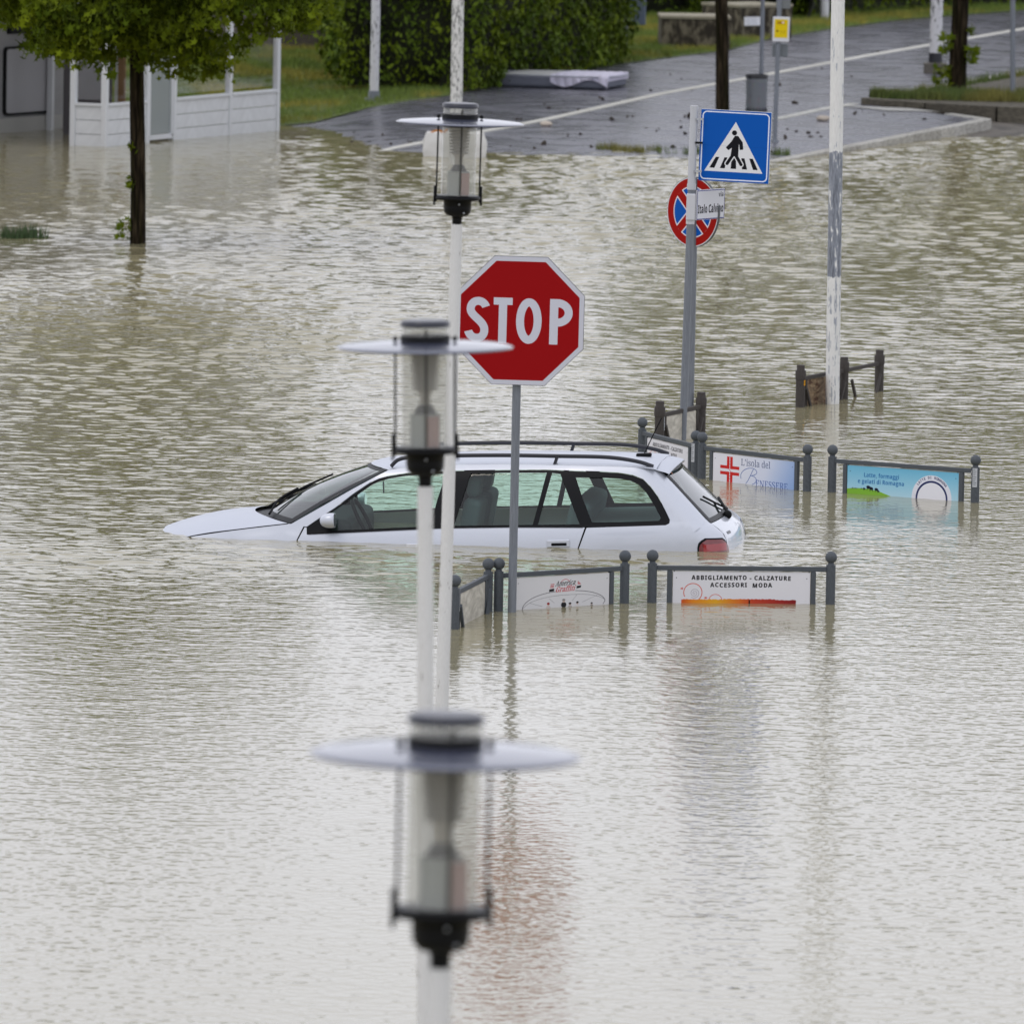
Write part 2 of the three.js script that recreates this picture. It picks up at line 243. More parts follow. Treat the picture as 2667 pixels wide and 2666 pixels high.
// taller trees beyond the top of the picture, mirrored in the flood
[[-10.2, -168, 9.8, 3.2], [-6.2, -174, 10.4, 2.8], [-2.2, -178, 7.0, 2.2], [2.6, -182, 7.0, 2.2], [6.2, -180, 8.2, 2.6], [9.6, -174, 8.8, 3.0], [13.8, -180, 9, 3.2]].forEach(([x, z, h, rx], i) =>
  tree('park_tree', 'tall park tree beyond the hedges, mirrored in the flood', [x, z], { seed: 200 + i * 17, h, y0: 2.2, rx, r: 0.2, n: 4200, per: 26, cl: 0.75, leaf: 0.42, geo: ovalLeaf, mat: leafMat, limbs: 6, group: 'tall trees beyond the hedges' }));

function hedge(name, label, foot, h, n, leaf, seed, depth = 0.35) { // thing > foliage, stem mass inside
  const cx = foot.reduce((s, p) => s + p[0], 0) / foot.length, cz = foot.reduce((s, p) => s + p[1], 0) / foot.length, y0 = hp(cx, cz), t = thing(name, label, 'hedge', [cx, y0, cz]), r = rng(seed);
  const F = foot.map(p => [p[0] - cx, p[1] - cz]), per = []; let L = 0;
  F.forEach((p, i) => { const q = F[(i + 1) % F.length], l = Math.hypot(q[0] - p[0], q[1] - p[1]); per.push([p, q, l]); L += l; });
  const at = d => { for (const [p, q, l] of per) { if (d <= l) return [lerp(p[0], q[0], d / l), lerp(p[1], q[1], d / l), (q[1] - p[1]) / l, -(q[0] - p[0]) / l]; d -= l; } return [F[0][0], F[0][1], 0, 0]; };
  const area = F.reduce((s, p, i) => { const q = F[(i + 1) % F.length]; return s + p[0] * q[1] - q[0] * p[1]; }, 0), sg = area > 0 ? 1 : -1;
  const bulge = (d, y) => 0.5 * fbm(d * 1.1 + seed, y * 1.3, 2, 3) + 0.34 * fbm(d * 3.0, y * 3.0, seed, 2) + 0.22 * sm(0, 0.5, y / h) - 0.4 * sm(0.8, 1, y / h) - 0.1;
  const list = [];
  for (let i = 0; i < n; i++) {
    const d = r() * L, y = 0.02 + r() * h, [x, z, nx, nz] = at(d), k = sg * (bulge(d, y) - depth * r() * r());
    list.push([x + nx * k, y, z + nz * k, leaf * (0.7 + 0.6 * r()), sm(-0.2, 0.25, fbm(d * 1.6 + 9, y * 1.6, seed, 2))]);
  }
  const [bx0, bx1, bz0, bz1] = [Math.min(...F.map(p => p[0])), Math.max(...F.map(p => p[0])), Math.min(...F.map(p => p[1])), Math.max(...F.map(p => p[1]))];
  const inside = (x, z) => { let c = false; F.forEach((p, i) => { const q = F[(i + 1) % F.length]; if ((p[1] > z) !== (q[1] > z) && x < (q[0] - p[0]) * (z - p[1]) / (q[1] - p[1]) + p[0]) c = !c; }); return c; };
  for (let i = 0; i < n * 0.25; i++) { const x = lerp(bx0, bx1, r()), z = lerp(bz0, bz1, r()); if (inside(x, z)) list.push([x, h * (0.93 + 0.06 * fbm(x, z, seed, 3)) + 0.1 * r(), z, leaf, r()]); }
  leaves('foliage', list, ovalLeaf, hedgeMat, seed + 3, t);
  const nseg = Math.round(L / 0.3);
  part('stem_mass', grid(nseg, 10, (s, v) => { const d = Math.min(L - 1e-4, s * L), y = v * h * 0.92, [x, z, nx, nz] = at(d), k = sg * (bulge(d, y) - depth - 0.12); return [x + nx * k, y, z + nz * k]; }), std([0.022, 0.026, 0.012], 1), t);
  return t;
}
hedge('leafy_hedge', 'tall leafy green hedge behind the white lamp post and the mattress', [[-2.45, -139.7], [-0.5, -139.4], [1.6, -147], [1.2, -150], [-1.5, -149], [-2.8, -145]], 2.9, 30000, 0.105, 301);
hedge('leafy_hedge', 'dark clipped hedge beyond the path at the top right', [[3.9, -160.0], [5.2, -161.6], [8.4, -167.2], [13, -173], [13, -176], [4, -166]], 2.6, 20000, 0.11, 317);
hedge('leafy_hedge', 'dark hedge behind the sunken lawn at the top centre', [[-1.4, -157], [3.0, -161.5], [3.3, -166], [-2, -164]], 2.6, 9000, 0.12, 331);

// ---------------------------------------------------------------- grass
const blade = flatGeo([[-0.06, 0, 0], [0.06, 0, 0], [0.13, 1, 0.2], [0.25, 0, 0.1], [0.36, 0, 0.02], [0.2, 0.8, -0.25], [-0.3, 0, -0.1], [-0.2, 0, -0.05], [-0.42, 0.85, 0.1]], [0, 1, 2, 3, 4, 5, 6, 7, 8]);
function inPoly(P, x, z) { let c = false; P.forEach((p, i) => { const q = P[(i + 1) % P.length]; if ((p[1] > z) !== (q[1] > z) && x < (q[0] - p[0]) * (z - p[1]) / (q[1] - p[1]) + p[0]) c = !c; }); return c; }
function grass(name, label, n, size, colour, seed, pick) {
  const r = rng(seed), list = []; let g = 0;
  while (list.length < n && g++ < n * 30) { const p = pick(r); if (p) list.push(p); }
  const m = new THREE.InstancedMesh(blade, std(colour, 0.85), list.length), M = new THREE.Matrix4(), q = new THREE.Quaternion(), c = new THREE.Color();
  list.forEach(([x, z, k = 1, lift = 0.03], i) => { q.setFromAxisAngle(new V3(0, 1, 0), r() * 6.283); const s = size * k * (0.6 + 0.8 * r()); M.compose(new V3(x, hp(x, z) + lift - 0.01, z), q, new V3(s * 0.8, s, s * 0.8)); m.setMatrixAt(i, M); const d = sm(-0.1, 0.25, fbm(x * 0.9, z * 0.45, seed, 3)), b = 0.7 + 0.6 * r(); c.setRGB(b * lerp(1, 2.0, d), b * lerp(1, 1.25, d), b * lerp(1, 1.3, d)); m.setColorAt(i, c); });
  m.name = numbered(name); m.castShadow = m.receiveShadow = true; scene.add(m); return tag(m, label, 'grass', null, 'stuff');
}
grass('lawn_grass', 'short green lawn grass between porch, hedge and path', 100000, 0.075, [0.13, 0.19, 0.028], 401, r => { const z = lerp(-134.2, -166, r()), x = lerp(-6.5, 8.5, r()); return inPoly(lawnPts, x, z) ? [x, z] : null; });
grass('verge_grass', 'weedy grass tufts along the flooded edge and on the island', 3600, 0.13, [0.085, 0.125, 0.025], 417, r => {
  const k = r();
  if (k < 0.3) { const x = lerp(1.0, 3.4, r()), z = -129.5 - 0.7 * r() + 0.1 * x; return fbm(x * 3.1 + 1, z * 2, 3, 2) > 0.0 ? [x, z, 0.75, 0] : null; }
  if (k < 0.85) { const t = r(), x = lerp(4.75, 7.4, t), z = lerp(-139.0, -138.6, t) - (0.3 + 1.6 * t) * r(); return [x, z, lerp(0.7, 1.2, fbm(x * 2, z, 5, 2) + 0.5), 0.06]; }
  const t = r(); return [lerp(5.3, 7.6, t) + 0.1, lerp(-140.6, -147.3, t) + 0.5 * r(), 1.15, 0.0];
});
grass('floating_weeds', 'sprig of green weeds poking out of the flood left of the maple', 120, 0.17, [0.05, 0.09, 0.03], 431, r => { const x = -5.35 + (r() + r() - 1) * 0.3, z = -111.4 + (r() - 0.5) * 0.5; return [x, z, 1.0, -hp(x, z) - 0.03]; });
// ---------------------------------------------------------------- left building and glazed porch
const wallGrey = std('#a3a2a2', 0.8, { map: speckle(512, 512, [0.94, 0.94, 0.94], 0.12, 12, 71) });
const whitePvc = std('#d2d4d6', 0.45, { map: speckle(256, 256, [0.96, 0.96, 0.96], 0.07, 8, 73) });
const clear = phys('#ffffff', 0.0, { transmission: 1, thickness: 0, ior: 1.45 });
{
  const A = [-7.35, -130.3], B = [-5.72, -133.2], L = 9, ang = Math.atan2(B[1] - A[1], B[0] - A[0]); // facade runs back to the right
  const t = thing('grey_building', 'grey rendered building with framed panel at the left edge', 'building', [-5.72, gy(-5.7, -133), -133.2], -ang); // local -x runs along the facade towards the camera
  const H = 3.6, b = -gy(-5.7, -133);
  part('wall', join(box(L, H, 0.3, -L / 2, H / 2 + 0.18, -0.15), box(0.3, H, 5, -0.15, H / 2 + 0.18, -2.8)), wallGrey, t);
  part('plinth', box(L + 0.05, 0.34, 0.3, -L / 2, 0.16, -0.1), std('#a5a4a0', 0.7), t);
  part('roof', box(L + 0.6, 0.22, 6, -L / 2, H + 0.29, -2.6), std('#77777a', 0.7), t);
  const pn = part('panel', rbox(1.12, 0.84, 0.03, 0.05, -1.2, 0.8, 0.02), std('#a8a7aa', 0.7), t);
  const fr = new THREE.Shape(), hl = new THREE.Path(); const rr = (s, x, y, w, h, r) => { s.moveTo(x + r, y); s.lineTo(x + w - r, y); s.quadraticCurveTo(x + w, y, x + w, y + r); s.lineTo(x + w, y + h - r); s.quadraticCurveTo(x + w, y + h, x + w - r, y + h); s.lineTo(x + r, y + h); s.quadraticCurveTo(x, y + h, x, y + h - r); s.lineTo(x, y + r); s.quadraticCurveTo(x, y, x + r, y); };
  rr(fr, -1.78, 0.36, 1.16, 0.88, 0.08); rr(hl, -1.75, 0.39, 1.1, 0.82, 0.06); fr.holes.push(hl);
  part('gasket', new THREE.ExtrudeGeometry(fr, { depth: 0.04, bevelEnabled: false }), rubber, pn, [0, 0, 0.002]);
  const w = part('window', rbox(1.0, 1.5, 0.06, 0.02, -1.2, 2.15, 0.01), rubber, t); part('pane', box(0.9, 1.4, 0.01, -1.2, 2.15, 0.046), phys('#0b0c0e', 0.05, { ior: 1.5 }), w);
}
{
  const P0 = new V3(-5.174, 0, -128.896), P1 = new V3(-3.135, 0, -133.218), L = P0.distanceTo(P1), ang = Math.atan2(-(P1.z - P0.z), P1.x - P0.x), y0 = gy(-5, -129.5);
  const t = thing('glazed_porch', 'white glazed porch with weatherboard base standing at the flood edge', 'porch', [P0.x, y0, P0.z], ang); // x along the long side, +z towards the camera side
  const f = -y0, H = 2.45 + f, sill = 0.53 + f, depth = 2.3;
  const xs = [0, 0.235, 0.39, 0.716, 1].map(s => s * L);
  for (const x of xs) part('post', rbox(0.075, H, 0.075, 0.006, x, H / 2, 0), whitePvc, t);
  // end panel towards the camera: it turns back to the building
  const e = [-0.18, -0.42]; // local place of the far post of the end face (set from its foot in the water)
  const q = new V3(-5.57 - P0.x, 0, -129.07 - P0.z).applyAxisAngle(new V3(0, 1, 0), -ang); e[0] = q.x; e[1] = q.z;
  part('post', rbox(0.075, H, 0.075, 0.006, e[0], H / 2, e[1]), whitePvc, t);
  const run = (a, b, doorway) => {
    const d = Math.hypot(b[0] - a[0], b[1] - a[1]), g = new THREE.Group(), an = Math.atan2(-(b[1] - a[1]), b[0] - a[0]);
    const put = (name, geo, mat) => part(name, geo.rotateY(an).translate((a[0] + b[0]) / 2, 0, (a[1] + b[1]) / 2), mat, t);
    const w = d - 0.077;
    if (!doorway) {
      for (let k = 0; k < 3; k++) { const h = 0.178, y = sill - 0.03 - h * (k + 0.5); const s = new THREE.Shape([[-0.02, -h / 2 + 0.006], [0.032, -h / 2 + 0.006], [0.036, -h / 2 + 0.014], [0.02, h / 2 - 0.002], [-0.02, h / 2 - 0.002]].map(p => new THREE.Vector2(...p))); put('weatherboard', new THREE.ExtrudeGeometry(s, { depth: w, bevelEnabled: false }).rotateY(-Math.PI / 2).translate(w / 2, y, 0).rotateY(Math.PI).translate(0, 0, 0), whitePvc); }
      put('kick_board', box(w, Math.max(0.05, sill - 0.57), 0.03, 0, (sill - 0.57) / 2, 0), whitePvc);
      put('sill', rbox(w, 0.035, 0.09, 0.005, 0, sill - 0.012, 0), whitePvc);
      put('pane', box(w, H - sill - 0.1, 0.006, 0, (H + sill) / 2, 0), clear);
    } else {
      put('door', join(box(w, 0.06, 0.05, 0, f + 0.06, 0), box(0.04, H - f - 0.1, 0.05, -w / 2 + 0.02, (H + f) / 2, 0), box(0.04, H - f - 0.1, 0.05, w / 2 - 0.02, (H + f) / 2, 0)), whitePvc);
      put('door_pane', box(w - 0.08, H - f - 0.2, 0.006, 0, (H + f) / 2, 0), phys('#b9c0bf', 0.25, { transmission: 0.6, thickness: 0 }));
    }
    put('head_rail', rbox(w, 0.08, 0.08, 0.005, 0, H - 0.04, 0), whitePvc);
  };
  run([e[0], e[1]], [0, 0]); run([xs[0], 0], [xs[1], 0]); run([xs[1], 0], [xs[2], 0], true); run([xs[2], 0], [xs[3], 0]); run([xs[3], 0], [xs[4], 0]);
  for (const x of [2.9, L]) part('post', rbox(0.075, H, 0.075, 0.006, x, H / 2, -depth), whitePvc, t);
  part('end_beam', rbox(0.08, 0.08, depth - 0.08, 0.005, xs[4], H - 0.04, -depth / 2), whitePvc, t);
  const lw = (X, Zw) => new V3(X - P0.x, 0, Zw - P0.z).applyAxisAngle(new V3(0, 1, 0), -ang), k1 = lw(-5.5, -131.6), k2 = lw(-5.08, -131.9);
  part('inner_cabinet', rbox(0.62, 2.2, 0.2, 0.02, 0, 1.1, 0).rotateY(-ang).translate(k1.x, f * 0.3, k1.z), std('#4a4648', 0.7), t);
  part('inner_door', box(0.1, 2.0, 0.05, 0, 1.0, 0).rotateY(-ang).translate(k2.x, f * 0.3, k2.z), std('#8a6a45', 0.7), t);
  part('roof', rbox(L + 0.7, 0.14, depth + 0.5, 0.02, L / 2, H + 0.08, -depth / 2), std('#c6c7c8', 0.5), t);
}
solo('garden_wall', box(6.5, 3.2, 0.35, 0, 1.6, 0), std('#5d564c', 0.9, { map: speckle(256, 256, [0.85, 0.85, 0.84], 0.3, 12, 77) }), 'dim brown wall behind the lawn left of the hedge', 'wall', [-4.6, gy(-4, -150), -150.2], 0.1);

// ---------------------------------------------------------------- kerbs, island
const kerbMat = [0, 1, 2].map(i => std(['#bbb8b1', '#b0ada6', '#c2bfb9'][i], 0.75, { map: speckle(256, 256, [0.85, 0.85, 0.84], 0.4, 14, 81 + i) }));
function kerb(name, pts, w, hTop, hBot, mats, len = 1.0) { // setting piece made of separate stones
  const g = new THREE.Group(); g.name = numbered(name); g.userData.kind = 'structure'; scene.add(g);
  const c = new THREE.CatmullRomCurve3(pts.map(p => new V3(p[0], 0, p[1])), false, 'catmullrom', 0.1), T = c.getLength(), n = Math.max(1, Math.round(T / len));
  for (let i = 0; i < n; i++) {
    const a = c.getPointAt(i / n), b = c.getPointAt((i + 1) / n), m = a.clone().add(b).multiplyScalar(0.5), l = a.distanceTo(b) - 0.012, ya = hp(a.x, a.z) + hTop, yb = hp(b.x, b.z) + hTop, top = (ya + yb) / 2, h = hTop - hBot;
    const s = part('kerbstone', rbox(l, h, w, 0.015), mats[i % mats.length], g, [m.x, top - h / 2, m.z]);
    s.rotation.set(0, Math.atan2(-(b.z - a.z), b.x - a.x), Math.atan2(yb - ya, l), 'YXZ');
  }
  return g;
}
kerb('kerb', [[2.4, -126.3], ...kerbLine], 0.16, 0.018, -0.34, kerbMat);
kerb('kerb', [[6.165, -136.1], [5.7, -136.95]], 0.16, 0.015, -0.34, kerbMat, 0.9);
kerb('kerb', [[5.1, -140.15], [7.14, -146.25], [9.4, -153.0]], 0.16, 0.05, -0.3, [kerbMat[2], kerbMat[0]], 1.0);
const oldKerb = [0, 1].map(i => std(['#6d675d', '#645e55'][i], 0.85, { map: speckle(256, 256, [0.8, 0.8, 0.77], 0.5, 18, 87 + i) }));
kerb('island_kerb', [[4.62, -138.55], [5.1, -138.2], [5.65, -137.75], [6.4, -137.4], [9.5, -137.0]], 0.15, 0.09, -0.35, oldKerb, 1.1);
struct('island_soil', drape([[4.7, -138.55], [5.65, -137.85], [6.4, -137.5], [9.5, -137.1], [9.5, -150], [7.2, -146.1], [5.2, -140.3]], 0.045, 0.7, 0.5), std('#6a6455', 0.9, { map: speckle(512, 512, [0.75, 0.75, 0.74], 0.6, 30, 95) }));
solo('concrete_slab', drape([[4.3, -138.1], [5.2, -137.85], [5.6, -137.3], [4.9, -137.3]], 0.01, 0.5, 0.5), std('#a3a19b', 0.6), 'pale wedge of bare concrete at the tip of the grassy island', 'slab');

// ---------------------------------------------------------------- park lamps with a disc shade
const lampPaint = std('#d4d4d2', 0.5), lampPole = std('#ffffff', 0.5, { map: flaking([0.83, 0.83, 0.825], [0.5, 0.49, 0.47], -0.3, 3, 5, 60) });
const lampGlass = phys('#ecece8', 0.03, { transmission: 0.8, thickness: 0, ior: 1.4 });
const discPaint = phys('#474b5c', 0.14, { clearcoat: 0.3, clearcoatRoughness: 0.1 }), louvre = std('#a39d90', 0.5);
function parkLamp(label, [x, z], shadeY, leanZ, turn) {
  const y0 = gy(x, z), t = thing('park_lamp', label, 'lamp', [x, y0, z], 0, 'park lamps in a row');
  t.rotation.order = 'ZYX'; t.rotation.z = leanZ;
  const h = shadeY - y0; // shade height above the ground
  part('pole', join(cyl(0.042, 0.033, h - 0.6, 0, 0, 0), cyl(0.06, 0.06, 0.08, 0, 0, 0)), lampPole, t);
  const head = new THREE.Group(); head.name = 'head'; head.rotation.y = turn; head.position.y = h; t.add(head);
  part('base_cup', lathe([[0.0, -0.615], [0.028, -0.615], [0.029, -0.57], [0.032, -0.555], [0.06, -0.55], [0.078, -0.53], [0.082, -0.5], [0.082, -0.46], [0.13, -0.458], [0.134, -0.445], [0.13, -0.432], [0, -0.432]]), blackPaint, head);
  part('shade', lathe([[0.104, 0.018], [0.22, 0.014], [0.35, 0.003], [0.375, -0.004], [0.374, -0.01], [0.34, -0.008], [0.1, 0.006]], 72), discPaint, head);
  part('collar', lathe([[0.101, -0.03], [0.106, -0.03], [0.106, 0.045], [0.101, 0.045]]), blackPaint, head);
  part('cap', lathe([[0, 0.112], [0.09, 0.11], [0.105, 0.105], [0.107, 0.082], [0.1, 0.082], [0, 0.085]]), std('#2a2c36', 0.3), head);
  part('glass', lathe([[0.1, -0.43], [0.1, 0.082]], 40), lampGlass, head);
  for (const s of [-1, 1]) {
    const r = part('rod', join(cyl(0.005, 0.005, 0.47, s * 0.127, -0.47, 0, 8), new THREE.SphereGeometry(0.012, 10, 8).translate(s * 0.127, 0.03, 0)), black, head);
    part('clip', join(rbox(0.018, 0.07, 0.02, 0.006, s * 0.134, -0.41, 0), rbox(0.012, 0.05, 0.014, 0.004, s * 0.138, -0.465, 0)), black, r);
  }
  part('seam_strip', box(0.011, 0.5, 0.004, 0, -0.175, 0.103), std('#45453f', 0.5), head);
  const lv = part('louvre', join(...[...Array(9)].map((_, i) => lathe([[0.02, -0.05 - i * 0.018], [0.064 - i * 0.001, -0.042 - i * 0.018], [0.064 - i * 0.001, -0.035 - i * 0.018], [0.02, -0.043 - i * 0.018]], 24)), cyl(0.03, 0.05, 0.17, 0, -0.205, 0), cyl(0.024, 0.024, 0.05, 0, -0.25, 0)), louvre, head);
  part('lamp_socket', cyl(0.05, 0.03, 0.035, 0, -0.288, 0), black, lv);
  const gear = part('gear_box', cyl(0.064, 0.064, 0.14, 0, -0.43, 0), std('#979c97', 0.6), head);
  part('ballast', box(0.05, 0.13, 0.06, 0.032, -0.362, 0.04), std('#a0786c', 0.6), gear);
  for (const [bx, by, bz] of [[0, -0.48, 0.084], [0.03, -0.53, 0.074]]) part('bolt', new THREE.SphereGeometry(0.006, 8, 6).translate(bx, by, bz), alu, head);
  return t;
}
const lampAt = [[-0.173, -28.383, 4.095, 0.4, 0.2], [-0.382, -43.798, 4.05, -1.0, 0.05], [-0.344, -60.388, 4.105, 0.8, 0.12]];
['nearest, most blurred park lamp with broad disc shade, at bottom centre', 'park lamp whose grey disc shade overlaps the stop sign', 'farthest park lamp of the row, its disc shade before the wet path'].forEach((l, i) => {
  const [x, z, y, lean, turn] = lampAt[i], h = y - gy(x, z), a = -lean * R;
  parkLamp(l, [x + Math.sin(a) * h, z], y, a, turn);
});

// ---------------------------------------------------------------- tall posts
function post(name, label, category, [x, z], r0, r1, h, mat, lean, extra) { const y0 = gy(x, z), t = thing(name, label, category, [x, y0, z]); t.rotation.z = lean * R; part('shaft', cyl(r0, r1, h, 0, -0.05, 0, 24), mat, t); if (extra) extra(t, y0); return t; }
const band = dataTex(128, 2048, (u, v) => { // white paint with a bare grey band, flaking near the water
  const a = u * 2 * Math.PI, y = v * 7 - 0.7, n = fbm(Math.cos(a) * 2.2, y * 3.2, Math.sin(a) * 2.2, 4), m = fbm(Math.cos(a) * 5, y * 16, Math.sin(a) * 5, 3), white = [0.86 + m * 0.08, 0.86 + m * 0.08, 0.85 + m * 0.08], grey = [0.50 + n * 0.25 + m * 0.2, 0.52 + n * 0.25 + m * 0.2, 0.56 + n * 0.25 + m * 0.2];
  const y1 = 1.3 + n * 0.05, y2 = 2.4 + n * 0.06; let k = y > y1 && y < y2 ? 1 - sm(0.24, 0.3, n + m * 0.6) : sm(0.02, 0.1, n * 1.2 + m * 0.7 - (y > y2 ? 0.3 : 0.05 + 0.05 * y)) * (0.9);
  return mix3(white, grey, k);
});
post('striped_post', 'tall white post with a bare grey band beside the cap railing', 'post', [2.823, -91.091], 0.062, 0.058, 7, std('#ffffff', 0.5, { map: band }), 0.35);
const worn = std('#ffffff', 0.55, { map: flaking([0.82, 0.82, 0.81], [0.33, 0.33, 0.33], -0.03, 9, 9, 70) });
const cleanWhite = std('#ffffff', 0.5, { map: flaking([0.8, 0.8, 0.81], [0.3, 0.3, 0.3], -0.14, 15, 4, 60) });
post('worn_post', 'white post with scraped paint rising behind the farthest park lamp', 'post', [-0.77, -126.5], 0.075, 0.07, 5, worn, 0);
post('white_lamp_post', 'slim white post with a round foot before the hedge', 'post', [-1.942, -137.917], 0.062, 0.055, 5, cleanWhite, -0.3, t => { part('foot', join(cyl(0.14, 0.13, 0.05, 0, 0.12, 0), cyl(0.08, 0.075, 0.1, 0, 0.17, 0)), galv, t); });
post('white_lamp_post', 'white post with black foot on a concrete plinth at right', 'post', [5.88, -146.127], 0.09, 0.08, 5, cleanWhite, -0.2, t => { part('plinth', rbox(0.32, 0.16, 0.3, 0.015, 0, 0.19, 0), std('#6f6b66', 0.85, { map: speckle(128, 128, [0.85, 0.85, 0.83], 0.4, 12, 99) }), t); part('boot', cyl(0.098, 0.096, 0.14, 0, 0.27, 0), std('#23242a', 0.5), t); });
post('white_lamp_post', 'distant white post just left of the striped post', 'post', [4.72, -160.5], 0.07, 0.06, 5, cleanWhite, 0);
post('grey_pole', 'thin grey pole on the island at the right edge', 'pole', [6.672, -139.483], 0.036, 0.034, 4, galv, 1.2);

// ---------------------------------------------------------------- road signs
function uvFit(g, w, h) { const p = g.attributes.position, uv = new Float32Array(p.count * 2); for (let i = 0; i < p.count; i++) { uv[2 * i] = p.getX(i) / w + 0.5; uv[2 * i + 1] = p.getY(i) / h + 0.5; } g.setAttribute('uv', new THREE.BufferAttribute(uv, 2)); return g; }
const printed = (tex, rough = 0.6) => phys('#ffffff', rough, { map: tex, specularIntensity: 0.25 });
{
  const [x, z] = [0.009, -72.434], y0 = gy(x, z), t = thing('stop_sign', 'red octagonal STOP sign on a grey pole before the car', 'road sign', [x, y0, z]); t.rotation.z = -0.2 * R;
  part('pole', cyl(0.03, 0.03, 2.5 - y0, 0, 0, 0), galv, t);
  const s = 0.9, oct = k => new THREE.Shape([...Array(8)].map((_, i) => { const a = (i + 0.5) * Math.PI / 4, q = k / 2 / Math.cos(Math.PI / 8); return new THREE.Vector2(q * Math.cos(a), q * Math.sin(a)); }));
  const pl = part('plate', new THREE.ExtrudeGeometry(oct(s + 0.006), { depth: 0.022, bevelEnabled: false }), signBack, t, [0.012, 2.063 - y0, 0.034]); pl.rotation.set(0, -0.04, -0.35 * R);
  const tex = canvasTex(1024, 1024, (c, W) => {
    c.fillStyle = '#c3c4ce'; c.fillRect(0, 0, W, W); c.fillStyle = '#920309';
    const o = k => { c.beginPath(); for (let i = 0; i < 8; i++) { const a = (i + 0.5) * Math.PI / 4, q = k / 2 / Math.cos(Math.PI / 8); c.lineTo(W / 2 + q * Math.cos(a), W / 2 + q * Math.sin(a)); } c.closePath(); }; o(W * 0.928); c.fill();
    c.strokeStyle = c.fillStyle = '#c6c7d2'; const y1 = 0.322 * W, y2 = 0.678 * W, lw = 0.063 * W; c.lineWidth = lw;
    c.beginPath(); c.ellipse(0.572 * W, (y1 + y2) / 2, 0.1 * W - lw / 2, (y2 - y1) / 2 - lw / 2, 0, 0, 7); c.stroke(); // O
    c.fillRect(0.294 * W, y1, 0.148 * W, 0.057 * W); c.fillRect(0.335 * W, y1, 0.065 * W, y2 - y1); // T
    c.fillRect(0.734 * W, y1, 0.066 * W, y2 - y1); c.beginPath(); const ph = 0.215 * W; c.moveTo(0.76 * W, y1 + lw / 2); c.lineTo(0.795 * W, y1 + lw / 2); c.ellipse(0.795 * W, y1 + ph / 2, 0.118 * W - lw / 2, ph / 2 - lw / 2, 0, -Math.PI / 2, Math.PI / 2); c.lineTo(0.76 * W, y1 + ph - lw / 2); c.stroke(); // P
    c.beginPath(); const X = f => f * W; // S
    c.moveTo(X(0.235), X(0.398)); c.bezierCurveTo(X(0.213), X(0.335), X(0.118), X(0.338), X(0.115), X(0.415)); c.bezierCurveTo(X(0.113), X(0.475), X(0.226), X(0.505), X(0.226), X(0.58)); c.bezierCurveTo(X(0.226), X(0.665), X(0.118), X(0.66), X(0.1), X(0.588)); c.stroke();
  });
  part('face', uvFit(new THREE.ShapeGeometry(oct(s)), s, s), printed(tex), pl, [0, 0, 0.025]);
  part('clamp', box(0.09, 0.03, 0.05, 0.0, 1.8 - y0, 0.01), alu, t); part('clamp', box(0.09, 0.03, 0.05, 0.0, 2.3 - y0, 0.01), alu, t);
}
